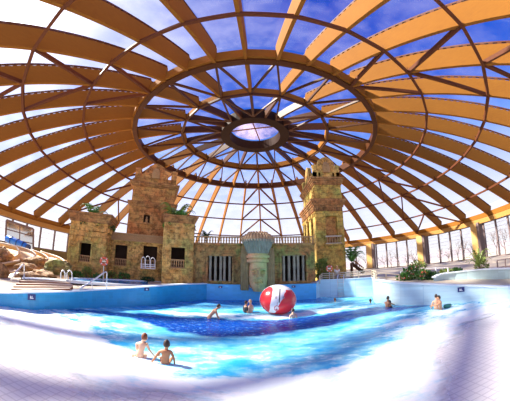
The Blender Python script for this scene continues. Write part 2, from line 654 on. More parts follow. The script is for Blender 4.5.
# ------------------------------------------------------------------ water
m, N = mat('wave_pool_water')
at = N.new('ShaderNodeAttribute', attribute_name='depth_shade_foam')
sp = N.new('ShaderNodeSeparateColor')
N.set(sp, 0, at.outputs['Color'])
tcn = N.new('ShaderNodeTexCoord').outputs['Object']
mp = N.new('ShaderNodeMapping')
N.set(mp, 0, tcn)
mp.inputs['Scale'].default_value = (0.8, 1.35, 1)
nA = N.noise(1.1, 6, mp.outputs[0], 0.62)
nB = N.noise(4.2, 5, mp.outputs[0], 0.7)
nC = N.noise(0.45, 3, mp.outputs[0], 0.5)
col = N.mix(N.ramp(nA, [(0.36, (0, 0, 0)), (0.62, (1, 1, 1))]), (0.03, 0.42, 0.82, 1), (0.30, 0.80, 0.95, 1))
col = N.mix(N.math('MULTIPLY', sp.outputs[2], N.ramp(nB, [(0.35, (0.55, 0.55, 0.55)), (0.6, (1, 1, 1))])), col, (0.01, 0.16, 0.60, 1))  # third channel tints the water with the far walls' painted shadow
nD = N.noise(6.5, 4, mp.outputs[0], 0.65)
deep = N.mix(N.ramp(nD, [(0.56, (0, 0, 0)), (0.68, (1, 1, 1))]), (0.0, 0.05, 0.33, 1), (0.16, 0.40, 0.80, 1))  # pale speckle paints sparkle highlights onto the dark band
col = N.mix(sp.outputs[0], col, deep)
fo = N.math('ADD', sp.outputs[1], N.math('MULTIPLY', N.math('SUBTRACT', nA, 0.5), 1.5))
fo = N.math('ADD', fo, N.math('MULTIPLY', N.math('SUBTRACT', nB, 0.5), 0.9))
fo = N.ramp(fo, [(0.34, (0, 0, 0)), (0.85, (1, 1, 1))])
fo = N.math('MULTIPLY', fo, N.math('SUBTRACT', 1.0, N.math('MULTIPLY', sp.outputs[0], 0.92)))
col = N.mix(fo, col, (0.86, 0.95, 0.98, 1))
b = N.new('ShaderNodeBsdfPrincipled')
N.set(b, 'Base Color', col)
N.set(b, 'Roughness', N.math('ADD', 0.12, N.math('MULTIPLY', fo, 0.5)))
b.inputs['IOR'].default_value = 1.33
bp = N.new('ShaderNodeBump')
bp.inputs['Strength'].default_value = 0.5
bp.inputs['Distance'].default_value = 0.08
N.set(bp, 'Height', N.math('ADD', nB, nA))
N.set(b, 'Normal', bp.outputs[0])
finish(N, b.outputs[0])
M['water'] = m

bandF = ([-8.4, -7.0, -5.2, -4.2, -3.0, -1.33, 0.17, 2.05, 4.0, 5.94, 8.39], [8.9, 9.3, 9.6, 9.1, 8.5, 8.15, 8.4, 9.16, 10.05, 10.5, 10.2])
bandB = ([-8.4, -6.74, -4.89, -3.48, -1.83, 0.65, 3.04, 4.24, 6.34, 8.39], [8.9, 10.1, 11.0, 10.9, 11.2, 10.9, 11.5, 12.0, 12.2, 10.25])


def sstep(a, b_, x):
    t = min(1, max(0, (x - a) / (b_ - a)))
    return t * t * (3 - 2 * t)


xs = [-12.8 + 0.12 * i for i in range(214)]
ys = [4.0 + 0.11 * i for i in range(136)]
vs, cols_ = [], []
for y in ys:
    for x in xs:
        n1 = noise.noise(Vector((x * 0.5, y * 1.3, 0)))
        n2 = noise.noise(Vector((x * 1.6, y * 3.5, 4)))
        n3 = noise.noise(Vector((x * 4.0, y * 6.5, 9)))
        yf = float(np.interp(x, *bandF)) + 0.16 * n2 + 0.06 * n3
        yb = float(np.interp(x, *bandB)) + 0.16 * n2 + 0.06 * n3
        deep = sstep(-0.12, 0.10, y - yf) * (1 - sstep(-0.10, 0.12, y - yb))
        back = sstep(14.0, 16.3, y + 0.4 * n1) * (1 - sstep(4.2, 5.0, x)) + 0.8 * sstep(0, 2.5, -3 - x) * sstep(11.5, 13.5, y)  # shadow along the far walls, painted into the water colour
        e = y - yedge(x)
        foam = 0.95 * (1 - sstep(0.0, 0.6, e + 0.5 * n1)) + 0.17 
        # broad foam on the left, thinner streaks right
        foam += 0.44 * (1 - sstep(-6.0, -2.6, x)) * (1 - sstep(1.4, 3.0, e + 0.9 * n1)) * (0.6 + 0.6 * n2 + 0.2)
        foam += 0.48 * sstep(3.2, 5.5, x) * (1 - sstep(1.6, 3.0, e + 0.9 * n1))
        foam += 0.55 * sstep(0.0, 0.5, y - yb) * (1 - sstep(0.9, 1.9, y - yb)) * (1 - sstep(4.5, 7.5, x)) * sstep(-5.5, -4, x)
        foam += 0.20 * (1 - sstep(5.5, 8.6, y))
        z = 0.05 * n1 + 0.025 * n2 + 0.008 * n3
        z *= sstep(0.0, 0.8, e) * 0.9 + 0.1
        z += 0.02
        vs.append((x, y, z))
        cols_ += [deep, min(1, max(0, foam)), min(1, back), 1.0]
mb = MB()
nx = len(xs)
inside = []
for j in range(len(ys) - 1):
    for i in range(nx - 1):
        cx, cy = xs[i], ys[j]
        inside.append((j * nx + i, j * nx + i + 1, (j + 1) * nx + i + 1, (j + 1) * nx + i))
poly = [(p[0], p[1]) for p in outline]


def in_pool(x, y, grow=0.0):
    # between the walls as seen from the beach
    c = False
    pl = [(-12.5, 0)] + poly + [(12.9, 0)]
    j = len(pl) - 1
    for i in range(len(pl)):
        xi, yi = pl[i]
        xj, yj = pl[j]
        if (yi > y) != (yj > y) and x < (xj - xi) * (y - yi) / (yj - yi) + xi:
            c = not c
        j = i
    return c


keep = []
for f in inside:
    x, y = vs[f[0]][0], vs[f[0]][1]
    if y < yedge(x) - 0.6:
        continue
    if any(in_pool(x + dx, y + dy) for dx, dy in ((0, 0), (0.2, 0), (-0.2, 0), (0, 0.2), (0, -0.2))):
        keep.append(f)
mb.v, mb.f = vs, keep
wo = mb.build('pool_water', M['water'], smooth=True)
ca = wo.data.color_attributes.new('depth_shade_foam', 'FLOAT_COLOR', 'POINT')
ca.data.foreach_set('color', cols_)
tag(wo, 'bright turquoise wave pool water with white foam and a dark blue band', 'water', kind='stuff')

# foam sheet washing over the tiled beach, widened to paint blown-out sunlight in front
m, N = mat('beach_foam')
at = N.new('ShaderNodeAttribute', attribute_name='depth_shade_foam')
tcn = N.new('ShaderNodeTexCoord').outputs['Object']
mp = N.new('ShaderNodeMapping')
N.set(mp, 0, tcn)
mp.inputs['Scale'].default_value = (0.7, 1.4, 1)
n1 = N.noise(1.3, 6, mp.outputs[0], 0.65)
f = N.math('ADD', at.outputs['Fac'], N.math('MULTIPLY', N.math('SUBTRACT', n1, 0.5), 1.4))
f = N.ramp(f, [(0.2, (0, 0, 0)), (0.8, (1, 1, 1))])
d1 = N.new('ShaderNodeBsdfPrincipled')
N.set(d1, 'Base Color', N.mix(N.ramp(N.noise(2.2, 6, mp.outputs[0], 0.7), [(0.5, (0, 0, 0)), (0.66, (1, 1, 1))]), (0.93, 0.95, 0.97, 1), (0.62, 0.82, 0.93, 1)))
d1.inputs['Roughness'].default_value = 0.5
t1 = N.new('ShaderNodeBsdfTransparent')
ms = N.new('ShaderNodeMixShader')
N.set(ms, 0, f)
N.t.links.new(t1.outputs[0], ms.inputs[1])
N.t.links.new(d1.outputs[0], ms.inputs[2])
finish(N, ms.outputs[0])
M['foam'] = m
mb = MB()
vs, cols_ = [], []
xs = [-10 + 0.2 * i for i in range(101)]
es = [-0.35 + 0.14 * i for i in range(44)]
for e in es:
    for x in xs:
        y = yedge(x) - e
        n1 = noise.noise(Vector((x * 0.6, y * 1.2, 2)))
        lo = float(np.interp(x, [-9, -5, -3, -1.6, -0.6, 0.6, 2, 3, 4, 6, 10], [1.9, 2.2, 1.7, 0.75, 0.6, 2.4, 3.2, 2.6, 1.5, 0.9, 0.6]))
        a = 1 - sstep(lo - 0.7, lo + 0.7, e + 0.4 * n1)
        a = max(a, 0.75 * sstep(1.5, 1.9, e) * (1 - sstep(2.4, 2.9, e)) * sstep(-2.4, -1.2, x) * (1 - sstep(1, 2, x)))
        vs.append((x, y, floor_z(x, y) + 0.024 + 0.004 * n1))
        cols_ += [a, a, a, 1]
mb.grid([[vs[j * len(xs) + i] for i in range(len(xs))] for j in range(len(es))])
fo = mb.build('sea_foam', M['foam'], smooth=True)
ca = fo.data.color_attributes.new('depth_shade_foam', 'FLOAT_COLOR', 'POINT')
ca.data.foreach_set('color', cols_)
tag(fo, 'thin white foam washing over the sloping tiled beach in the foreground', 'foam', kind='stuff')

# ------------------------------------------------------------------ dome roof
S = 27.0
PHASE = 0.29
pr = [x * S for x in (0.1604, 0.338, 0.5355, 0.7252, 0.9075, 1.1173, 1.2902)]


def pchip(r):
    q = (r / S) ** 2
    return S * (0.5986 - 0.2848 * q + 0.0186 * q * q) + EYE


pz = [pchip(r) for r in pr]


def rslope(r):
    r = min(max(r, pr[0] + 0.06), pr[-1] - 0.06)
    return (pchip(r + 0.05) - pchip(r - 0.05)) / 0.1


def dome_pt(r, k, dz=0.0, z=None):
    """point at radius r on rib line k (nine degrees apart), seen from the dome's middle"""
    ph = rad(9 * (k + PHASE))
    return Vector((r * math.sin(ph), r * math.cos(ph), (pchip(r) if z is None else z) + dz))


dome = empty('ceiling', tuple(DC), kind='structure')
RO, RM, RB, RA, RBB, RC, RE = pr


def rib_mesh(r0, r1, depth, wd, n, blocks=True):
    """deep curved timber in the x(side)-y(radius) frame"""
    mb = MB()
    rr = [r0 + (r1 - r0) * i / n for i in range(n + 1)]
    rows = []
    for r in rr:
        e = 0.05
        sl_ = rslope(r)
        nn = Vector((0, -sl_, 1)).normalized()
        p = Vector((0, r, pchip(r)))
        q = p + nn * depth
        rows.append([(-wd / 2, p.y, p.z), (wd / 2, p.y, p.z), (wd / 2, q.y, q.z), (-wd / 2, q.y, q.z), (-wd / 2, p.y, p.z)])
    mb.grid(rows)
    mb.add(rows[0][:4], [(0, 1, 2, 3)])
    mb.add(rows[-1][:4], [(3, 2, 1, 0)])
    bk, gb = MB(), MB()
    pts = []
    L = 0
    for i in range(n * 3 + 1):
        r = r0 + (r1 - r0) * i / (n * 3)
        e = 0.05
        sl_ = rslope(r)
        nn = Vector((0, -sl_, 1)).normalized()
        pts.append((Vector((0, r, pchip(r))), nn))
    for i in range(len(pts) - 1):
        a, b_ = pts[i][0] + pts[i][1] * (depth + 0.20), pts[i + 1][0] + pts[i + 1][1] * (depth + 0.20)
        gb.beam(a, b_, 0.14, 0.10)
        if i % 2 == 0:
            a, b_ = pts[i][0] + pts[i][1] * (depth + 0.07), pts[i + 1][0] + pts[i + 1][1] * (depth + 0.07)
            gb.beam(a, b_, 0.16, 0.17)
    return mb, gb


mb, gb = rib_mesh(RB, RE + 0.05, 1.45, 0.24, 26)
for k in range(40):
    if k == 0:
        rib0 = mb.build('rib', M['glulam'], dome, fix=True)
        gb0 = gb.build('glazing_bar', M['purlin'], rib0)
        o = rib0
        o.rotation_euler = (0, 0, -rad(9 * (k + PHASE)))
    else:
        o = copy_tree(rib0, dome)
        o.rotation_euler = (0, 0, -rad(9 * (k + PHASE)))
mb, gb = rib_mesh(RM, RB, 1.15, 0.26, 8)
for k in range(0, 40, 2):
    if k == 0:
        r0_ = mb.build('inner_rib', M['glulam'], dome, fix=True)
        gb.build('glazing_bar', M['purlin'], r0_)
        o = r0_
    else:
        o = copy_tree(r0_, dome)
    o.rotation_euler = (0, 0, -rad(9 * (k + PHASE)))
mb, gb = rib_mesh(RO - 0.3, RM, 0.85, 0.24, 6)
for k in range(0, 40, 2):
    if k == 0:
        r1_ = mb.build('crown_rib', M['beam_dark'], dome, fix=True)
        o = r1_
    else:
        o = copy_tree(r1_, dome)
    o.rotation_euler = (0, 0, -rad(9 * (k + PHASE)))


def ring(name, r, step, wd, hd, dz, mt, hooks=False, off=0):
    mb = MB()
    for k in range(off, 40 + off, step):
        a, b_ = dome_pt(r, k, dz), dome_pt(r, k + step, dz)
        mb.beam(a, b_, wd, hd)
        if hooks:
            mb.beam(a + Vector((0, 0, hd / 2)), a + Vector((0, 0, hd / 2 + 0.35)), 0.3, 0.14)
    return mb.build(name, mt, dome)


ring('ring_beam', RB, 1, 0.5, 0.22, -0.02, M['beam_dark'])
ring('ring_beam_web', RB, 1, 0.22, 0.75, 0.45, M['beam_dark'])
ring('ring_beam_edge', RB + 0.35, 1, 0.18, 0.85, 0.55, M['glulam'])
ring('middle_ring', RM, 2, 0.22, 0.24, 0.0, M['beam_dark'])
ring('middle_ring_web', RM - 0.1, 2, 0.22, 0.7, 0.45, M['glulam'])
ring('purlin', RA, 1, 0.2, 0.22, 0.0, M['purlin'], True)
ring('purlin', RBB, 1, 0.2, 0.22, 0.0, M['purlin'], True)
ring('purlin', RC, 1, 0.2, 0.22, 0.0, M['purlin'], True)
# bottom ring on which the ribs stand
mb = MB()
for k in range(40):
    mb.beam(dome_pt(RE, k, 0.35), dome_pt(RE, k + 1, 0.35), 0.4, 0.7)
mb.build('base_ring', M['glulam'], dome)
mb = MB()
for k in range(40):
    mb.beam(dome_pt(RE + 0.1, k, -0.35), dome_pt(RE + 0.1, k + 1, -0.35), 0.9, 0.7)
mb.build('base_beam', M['base_tan'], dome)

# bracing chevrons on every eighth rib
for k in (0, 8, 16, 24, 32):
    for r0, r1 in ((RB, RA), (RA, RBB), (RBB, RC), (RC, RE)):
        for s in (-1, 1):
            MB().beam(dome_pt(r0, k, 0.1), dome_pt(r1, k + s, 0.1), 0.22, 0.24).build('brace', M['purlin'], dome)
# lattice inside the big ring
for k in range(1, 40, 2):
    for s in (-1, 1):
        MB().beam(dome_pt(RB, k, 0.1), dome_pt(RM, k + s, 0.1), 0.17, 0.19).build('lattice_strut', M['beam_dark'], dome)
for k in range(2, 40, 4):
    for s in (-2, 2):
        MB().beam(dome_pt(RM, k, 0.1), dome_pt(RO, k + s, 0.1), 0.16, 0.18).build('crown_strut', M['beam_dark'], dome)
# oculus
n = 48
r_in, r_out = 0.1177 * S, 0.1604 * S
z0 = pz[0]
mb = MB()
sec = [(r_in, z0 - 0.05), (r_in, z0 + 1.2), (r_out, z0 + 1.2), (r_out, z0 - 0.05), (r_in, z0 - 0.05)]
mb.grid([[(r * math.sin(2 * PI * i / n), r * math.cos(2 * PI * i / n), z) for r, z in sec] for i in range(n + 1)])
mb.build('oculus_ring', M['oculus_wood'], dome, fix=True)
mb = MB()
mb.beam((-r_in, 0, z0 + 1.25), (r_in, 0, z0 + 1.25), 0.12, 0.12)
mb.beam((0, -r_in, z0 + 1.25), (0, r_in, z0 + 1.25), 0.12, 0.12)
o = mb.build('oculus_bar', M['glulam'], dome)
o.rotation_euler = (0, 0, rad(-12))
mb = MB()
mb.add([(0, 0, z0 + 2.4)] + [(r_in * math.sin(2 * PI * i / n), r_in * math.cos(2 * PI * i / n), z0 + 1.4) for i in range(n)],
       [(0, (i + 1) % n + 1, i + 1) for i in range(n)])
M['oculus_pane'] = glass_mat('oculus_glazing', (0.78, 0.72, 0.80), 0.35, (0.80, 0.6, 0.7))
mb.build('oculus_pane', M['oculus_pane'], dome, smooth=False)

# glazing, one sheet for each bay
def pane_mesh(r0, r1, k0, k1, lift, n):
    mb = MB()
    rows = []
    for i in range(n + 1):
        r = r0 + (r1 - r0) * i / n
        a, b_ = dome_pt(r, k0, lift), dome_pt(r, k1, lift)
        rows.append([tuple(a.lerp(b_, t)) for t in (0, 0.5, 1)])
    return mb.grid(rows)


p0 = pane_mesh(RB, RE, -PHASE, 1 - PHASE, 1.72, 20).build('roof_pane', M['pane'], dome, smooth=True)
for k in range(40):
    o = p0 if k == 0 else p0.copy()
    if k:
        COL.objects.link(o)
    o.rotation_euler = (0, 0, -rad(9 * (k + PHASE)))
    o.parent = dome
p0 = pane_mesh(RO, RB, -PHASE, 2 - PHASE, 1.5, 8).build('crown_pane', M['pane'], dome, smooth=True)
for k in range(0, 40, 2):
    o = p0 if k == 0 else p0.copy()
    if k:
        COL.objects.link(o)
    o.rotation_euler = (0, 0, -rad(9 * (k + PHASE)))
    o.parent = dome

# ------------------------------------------------------------------ glazed wall under the dome
ZD = 0.9           # deck level at the dome's foot
ZT = pz[-1] - 0.65


def circ(phi, R=DR):
    return Vector((R * math.sin(rad(phi)), DC.y + R * math.cos(rad(phi)), 0))


col_phis = [ 26.5, 47.0, 67.0, 87.5, 108]
wn = 0
cnames = {26.5: 'pale timber-clad column partly hidden behind the right temple tower',
          47.0: 'yellow timber-clad column just right of the palm frond, left of the glazed wall bays',
          67.0: 'yellow column with dark flank behind the planting on the right',
          87.5: 'wide yellow column with dark flank nearest the right edge'}
for ph in col_phis:
    c = circ(ph, DR - 0.3)
    d = rad(-ph)
    lab = cnames.get(ph, 'tan column under the dome edge at far left' if ph < 0 else 'tan column under the dome rim beyond the right edge')
    if ph == -87:
        lab = 'tan column under the dome edge, outermost on the left'
    if ph == -67.5:
        lab = 'tan column between the slide window and the pale glazing at left'
    if ph == -48:
        lab = 'tan column under the dome edge close behind the left temple pavilion'
    root = empty('column', (c.x, c.y, ZD), d, lab, 'column', 'columns under the dome rim')
    hw = 0.62
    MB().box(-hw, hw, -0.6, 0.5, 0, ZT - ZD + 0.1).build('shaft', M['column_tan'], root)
    MB().box(hw, hw + 0.5, -0.55, 0.6, 0, ZT - ZD + 0.1).build('shaded_side', M['column_dark'], root, label='dark strip painting the shaded side')  # the column's shaded side, painted as a dark strip
    MB().box(-hw - 0.15, hw + 0.65, -0.75, 0.7, 0, 0.35).build('plinth', M['concrete'], root)


def glazed(phi0, phi1, nm, z0, bays=4, slats=9, m=None, R=DR):
    global wn
    wn += 1
    root = empty('window_%d' % wn, kind='structure')
    fr, sl_ = MB(), MB()
    P = [circ(phi0 + (phi1 - phi0) * i / bays, R) for i in range(bays + 1)]
    up = Vector((0, 0, 1))
    for i, p in enumerate(P):
        fr.beam(p + up * z0, p + up * ZT, 0.26, 0.26, (p - DC).normalized())
    for i in range(bays):
        fr.beam(P[i] + up * z0, P[i + 1] + up * z0, 0.2, 0.2)
        fr.beam(P[i] + up * (ZT - 0.1), P[i + 1] + up * (ZT - 0.1), 0.25, 0.25)
        for j in range(1, slats):
            z = z0 + (ZT - z0) * j / slats
            sl_.beam(P[i] + up * z, P[i + 1] + up * z, 0.06, 0.055)
    fr.build('window_frame', M['column_dark'], root)
    sl_.build('glazing_bars', M['chrome'], root)
    for i in range(bays):
        a, b_ = P[i], P[i + 1]
        MB().add([tuple(a + up * z0), tuple(b_ + up * z0), tuple(b_ + up * ZT), tuple(a + up * ZT)], [(0, 1, 2, 3)]).build('pane', m or M['window'], root)
    return root


glazed(28, 45.6, 'r', ZD + 0.2)
glazed(49.4, 65.4, 'r', ZD + 0.2)
glazed(69.4, 86, 'r', ZD + 0.2)
glazed(90, 107, 'r', ZD + 0.2)
glazed(8, 25, 'c', ZD + 0.2)
glazed(-100, -49.5, 'l', ZD + 2.0, 10, 4)
glazed(-46.5, -28, 'l', ZD + 2.0, 4, 4)
glazed(-26, -10, 'l', ZD + 0.2, 4, 4)
glazed(-8, 7, 'l', ZD + 0.2, 4, 4)
# solid parapet below the left glazing
mb = MB()
mb.grid([[tuple(circ(p, DR - 0.15).xy) + (z,) for p in range(-100, -26, 4)] for z in (ZD - 0.3, ZD + 2.0)] +
        [[tuple(circ(p, DR + 0.15).xy) + (ZD + 2.0,) for p in range(-100, -26, 4)]])
o = mb.build('wall_far_left', plain('olive_parapet', (0.20, 0.15, 0.05), 0.8), fix=False)
o['kind'] = 'structure'

# ------------------------------------------------------------------ outside ground
mb = MB()
rr_ = [DR + 0.2, 60, 120, 400]
mb.grid([[(DC.x + r * math.sin(2 * PI * i / 64), DC.y + r * math.cos(2 * PI * i / 64), 0.6 if r < 100 else 0.0) for i in range(65)] for r in rr_])
g = mb.build('ground', M['grass_out'])
g['kind'] = 'structure'

# ------------------------------------------------------------------ placing helpers
from mathutils.bvhtree import BVHTree


def tree_of(o):
    me = o.data
    mw = Matrix.Translation(o.location)
    return BVHTree.FromPolygons([mw @ v.co for v in me.vertices], [tuple(p.vertices) for p in me.polygons])


DECK = tree_of(dk)


def dz(x, y, default=1.0):
    h = DECK.ray_cast(Vector((x, y, 30)), Vector((0, 0, -1)))
    return h[0].z if h[0] else default


def ondeck(u, v):
    h = DECK.ray_cast(Vector((0, 0, EYE)), ray(u, v))
    return h[0] if h[0] else ondist(u, v, 16)


class Frame:
    """a building's own axes: s along its front, t into its depth, z above its foot"""
    def __init__(self, o, rz):
        self.o = Vector(o)
        self.rz = rz
        self.u = Vector((math.cos(rz), math.sin(rz), 0))
        self.w = Vector((-math.sin(rz), math.cos(rz), 0))

    def px(self, u, v, t=0.0):
        d = ray(u, v)
        e = Vector((0, 0, EYE)) - self.o
        k = (t - e.dot(self.w)) / d.dot(self.w)
        p = e + d * k
        return p.dot(self.u), p.z


def holed(mb, x0, x1, y0, y1, z0, z1, holes):
    """wall slab with rectangular openings"""
    xs = sorted({x0, x1} | {h[0] for h in holes} | {h[1] for h in holes})
    zs = sorted({z0, z1} | {h[2] for h in holes} | {h[3] for h in holes})
    xs = [x for x in xs if x0 <= x <= x1]
    zs = [z for z in zs if z0 <= z <= z1]
    for i in range(len(xs) - 1):
        j = 0
        while j < len(zs) - 1:
            cx, cz = (xs[i] + xs[i + 1]) / 2, (zs[j] + zs[j + 1]) / 2
            if not any(h[0] < cx < h[1] and h[2] < cz < h[3] for h in holes):
                mb.box(xs[i], xs[i + 1], y0, y1, zs[j], zs[j + 1])
            j += 1


def relief(mb, x0, x1, z0, z1, y, size, dep, seed, side=None):
    """small carved blocks standing proud of a face"""
    rng = random.Random(seed)
    z = z0
    while z < z1 - size * 0.4:
        x = x0
        while x < x1 - size * 0.3:
            w_ = size * rng.uniform(0.4, 1.5)
            if rng.random() < 0.62:
                d = dep * rng.uniform(0.3, 1)
                a, b_ = x + size * 0.05, min(x1, x + w_)
                zz0, zz1 = z + size * 0.05, min(z1, z + size * rng.uniform(0.6, 0.95))
                if side is None:
                    mb.box(a, b_, y - d, y + 0.02, zz0, zz1)
                else:
                    mb.box(y - 0.02 if side > 0 else y - d, y + d if side > 0 else y + 0.02, a, b_, zz0, zz1)
            x += w_
        z += size


def cornice(mb, x0, x1, y0, y1, z0, z1, out, steps=3):
    h = (z1 - z0) / steps
    for i in range(steps):
        g = out * (i + 1) / steps
        mb.box(x0 - g, x1 + g, y0 - g, y1 + g, z0 + i * h, z0 + (i + 1) * h + (0 if i == steps - 1 else 0.001))


BAL = MB().lathe([(0.05, 0), (0.06, 0.05), (0.035, 0.12), (0.065, 0.28), (0.035, 0.45), (0.06, 0.55), (0.05, 0.6)], n=8).build('baluster', M['baluster'])
BAL_ME = BAL.data
bpy.data.objects.remove(BAL)


def balustrade(parent, x0, x1, y, z0, h, n, wd=1.0, matr=None):
    rt = MB()
    rt.box(x0, x1, y - 0.08 * wd, y + 0.08 * wd, z0 + h * 0.86, z0 + h)
    rt.box(x0, x1, y - 0.08 * wd, y + 0.08 * wd, z0, z0 + h * 0.1)
    rail = rt.build('balustrade', matr or M['baluster'], parent)
    for i in range(n):
        b_ = bpy.data.objects.new('baluster', BAL_ME)
        COL.objects.link(b_)
        b_.parent = rail
        b_.location = (x0 + (x1 - x0) * (i + 0.5) / n, y, z0 + h * 0.1)
        b_.scale = (wd, wd, h * 0.76 / 0.6)
    return rail


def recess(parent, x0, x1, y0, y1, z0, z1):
    """chamber behind an opening, near-black to paint its shade: back, sides, floor and ceiling"""
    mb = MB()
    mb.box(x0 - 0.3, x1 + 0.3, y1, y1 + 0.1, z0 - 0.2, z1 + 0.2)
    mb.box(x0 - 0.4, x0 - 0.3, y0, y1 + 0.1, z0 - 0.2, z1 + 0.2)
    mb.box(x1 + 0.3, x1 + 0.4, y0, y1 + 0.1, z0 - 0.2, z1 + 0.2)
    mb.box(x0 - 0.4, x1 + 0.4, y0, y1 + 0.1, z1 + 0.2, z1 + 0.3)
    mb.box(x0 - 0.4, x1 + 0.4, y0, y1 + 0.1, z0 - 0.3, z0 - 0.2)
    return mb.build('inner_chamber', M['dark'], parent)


# ------------------------------------------------------------------ left temple group
OL = Vector((-13.0, 14.2, 0.95))
FL = Frame(OL, rad(22.15))


def zpx(F, u, v, t=0.0):
    return F.px(u, v, t)[1]


def spx(F, u, v, t=0.0):
    return F.px(u, v, t)[0]


# pavilion at the left
T = empty('temple_pavilion', tuple(OL), FL.rz, 'square carved stone pavilion left of the life ring, plants on its flat top', 'pavilion')
s0, s1 = spx(FL, 68, 245), spx(FL, 106, 245)
zt, zc = zpx(FL, 87, 212.5), zpx(FL, 87, 222)
wx0, wx1 = spx(FL, 79.5, 250), spx(FL, 91, 250)
wz0, wz1 = zpx(FL, 85, 262), zpx(FL, 85, 243)
DP = 2.9
mb = MB()
holed(mb, s0, s1, 0, 0.35, -0.3, zc, [(wx0, wx1, wz0, wz1)])
mb.box(s0, s0 + 0.3, 0.35, DP, -0.3, zc)
mb.box(s1 - 0.3, s1, 0.35, DP, -0.3, zc)
mb.box(s0, s1, DP - 0.3, DP, -0.3, zc)
relief(mb, s0 + 0.1, wx0 - 0.1, 0.3, zc - 0.1, 0, 0.38, 0.13, 1)
relief(mb, wx1 + 0.1, s1 - 0.1, 0.3, zc - 0.1, 0, 0.38, 0.13, 2)
relief(mb, wx0, wx1, wz1 + 0.15, zc - 0.1, 0, 0.34, 0.12, 3)
relief(mb, 0.15, DP - 0.2, 0.3, zc - 0.1, s1, 0.38, 0.13, 4, 1)
mb.box(wx0 - 0.12, wx1 + 0.12, -0.14, 0.02, wz1, wz1 + 0.14)
mb.box(wx0 - 0.12, wx0, -0.1, 0.02, wz0 - 0.1, wz1)
mb.box(wx1, wx1 + 0.12, -0.1, 0.02, wz0 - 0.1, wz1)
mb.build('body', M['temple'], T)
mb = MB()
cornice(mb, s0, s1, 0, DP, zc, zt, 0.3, 4)
mb.build('cornice', M['cornice'], T)
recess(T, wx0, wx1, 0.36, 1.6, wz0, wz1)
balustrade(T, wx0, wx1, 0.12, wz0, (wz1 - wz0) * 0.36, 6, 0.8)
mb = MB().box(s0 - 0.1, s1 + 0.1, -0.25, 0.0, -0.3, 0.16)
mb.build('plinth', M['temple'], T)
LP = (s0, s1, zt, DP)

# wing between the pavilions
TW = 1.7
T = empty('temple_wing', tuple(OL), FL.rz, 'low carved stone wing with two dark openings between the two left pavilions', 'temple wing')
a0, a1 = LP[1], spx(FL, 164, 245)
zt, zf = zpx(FL, 140, 234.5, TW), zpx(FL, 140, 242, TW)
op = []
for (ua, ub, va, vb) in ((114.5, 127, 245, 266), (143, 157, 246, 268)):
    op.append((max(a0 + 0.05, spx(FL, ua, 255, TW)), spx(FL, ub, 255, TW), zpx(FL, (ua + ub) / 2, vb, TW), zpx(FL, (ua + ub) / 2, va, TW)))
mb = MB()
holed(mb, a0, a1, TW, TW + 0.35, -0.3, zf, op)
relief(mb, a0 + 0.1, a1 - 0.1, op[0][3] + 0.08, zf, TW, 0.2, 0.06, 5)
relief(mb, op[0][1] + 0.1, op[1][0] - 0.1, 0.3, op[0][3], TW, 0.38, 0.13, 6)
for o_ in op:
    mb.box(o_[0] - 0.1, o_[1] + 0.1, TW - 0.12, TW + 0.02, o_[3], o_[3] + 0.1)
    mb.box(o_[0] - 0.1, o_[1] + 0.1, TW - 0.16, TW + 0.02, o_[2] - 0.12, o_[2])
mb.build('body', M['temple'], T)
mb = MB()
mb.box(a0 - 0.0, a1, TW - 0.12, TW + 0.5, zf, zf + 0.1)
mb.box(a0 - 0.0, a1, TW, TW + 0.35, zf + 0.1, zt - 0.09)
relief(mb, a0 + 0.05, a1, zf + 0.12, zt - 0.1, TW, 0.17, 0.1, 7)
mb.box(a0 - 0.0, a1, TW - 0.12, TW + 0.5, zt - 0.09, zt)
mb.build('frieze', M['baluster'], T)
for o_ in op:
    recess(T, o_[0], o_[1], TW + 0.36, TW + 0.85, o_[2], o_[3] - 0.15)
    balustrade(T, o_[0], o_[1], TW + 0.1, o_[2], (o_[3] - o_[2]) * 0.36, 7, 0.8)

# tall tower behind the wing
TT = 2.75
T = empty('temple_tower', tuple(OL), FL.rz, 'tall reddish stone tower with battlements rising behind the left temple wing', 'tower')
s0, s1 = spx(FL, 131.5, 200, TT), spx(FL, 174.5, 200, TT)
DPT = 4.2
zz = [zpx(FL, 153, v, TT) for v in (232, 207.5, 203, 187.5, 183.5)]
mb = MB()
nx0, nx1 = spx(FL, 143.5, 218, TT), spx(FL, 150, 218, TT)
nz0, nz1 = zpx(FL, 147, 223, TT), zpx(FL, 147, 214.5, TT)
holed(mb, s0 - 0.12, s1 + 0.12, TT, TT + 0.4, -0.3, zz[1], [(nx0, nx1, nz0, nz1)])
mb.box(s0 - 0.12, s1 + 0.12, TT + 0.4, TT + DPT, -0.3, zz[1])
relief(mb, s0, nx0 - 0.3, zz[0], zz[1] - 0.1, TT, 0.22, 0.06, 8)
relief(mb, nx1 + 0.3, s1, zz[0], zz[1] - 0.1, TT, 0.22, 0.06, 9)
relief(mb, s0, s1, zz[1] - 0.45, zz[1] - 0.05, TT, 0.18, 0.08, 10)
mb.box(s0, s1, TT + 0.05, TT + DPT - 0.05, zz[2], zz[3])
relief(mb, s0 + 0.05, s1 - 0.05, zz[2] + 0.05, zz[3] - 0.05, TT + 0.05, 0.38, 0.11, 11)
relief(mb, TT + 0.1, TT + DPT - 0.2, zz[2] + 0.05, zz[3] - 0.05, s1, 0.3, 0.06, 12, 1)
mb.build('shaft', M['temple_red'], T)
mb = MB()
cornice(mb, s0, s1, TT, TT + DPT, zz[1], zz[2], 0.3, 3)
cornice(mb, s0 - 0.02, s1 + 0.02, TT, TT + DPT, zz[3], zz[4], 0.32, 3)
mb.build('cornice', M['cornice'], T)
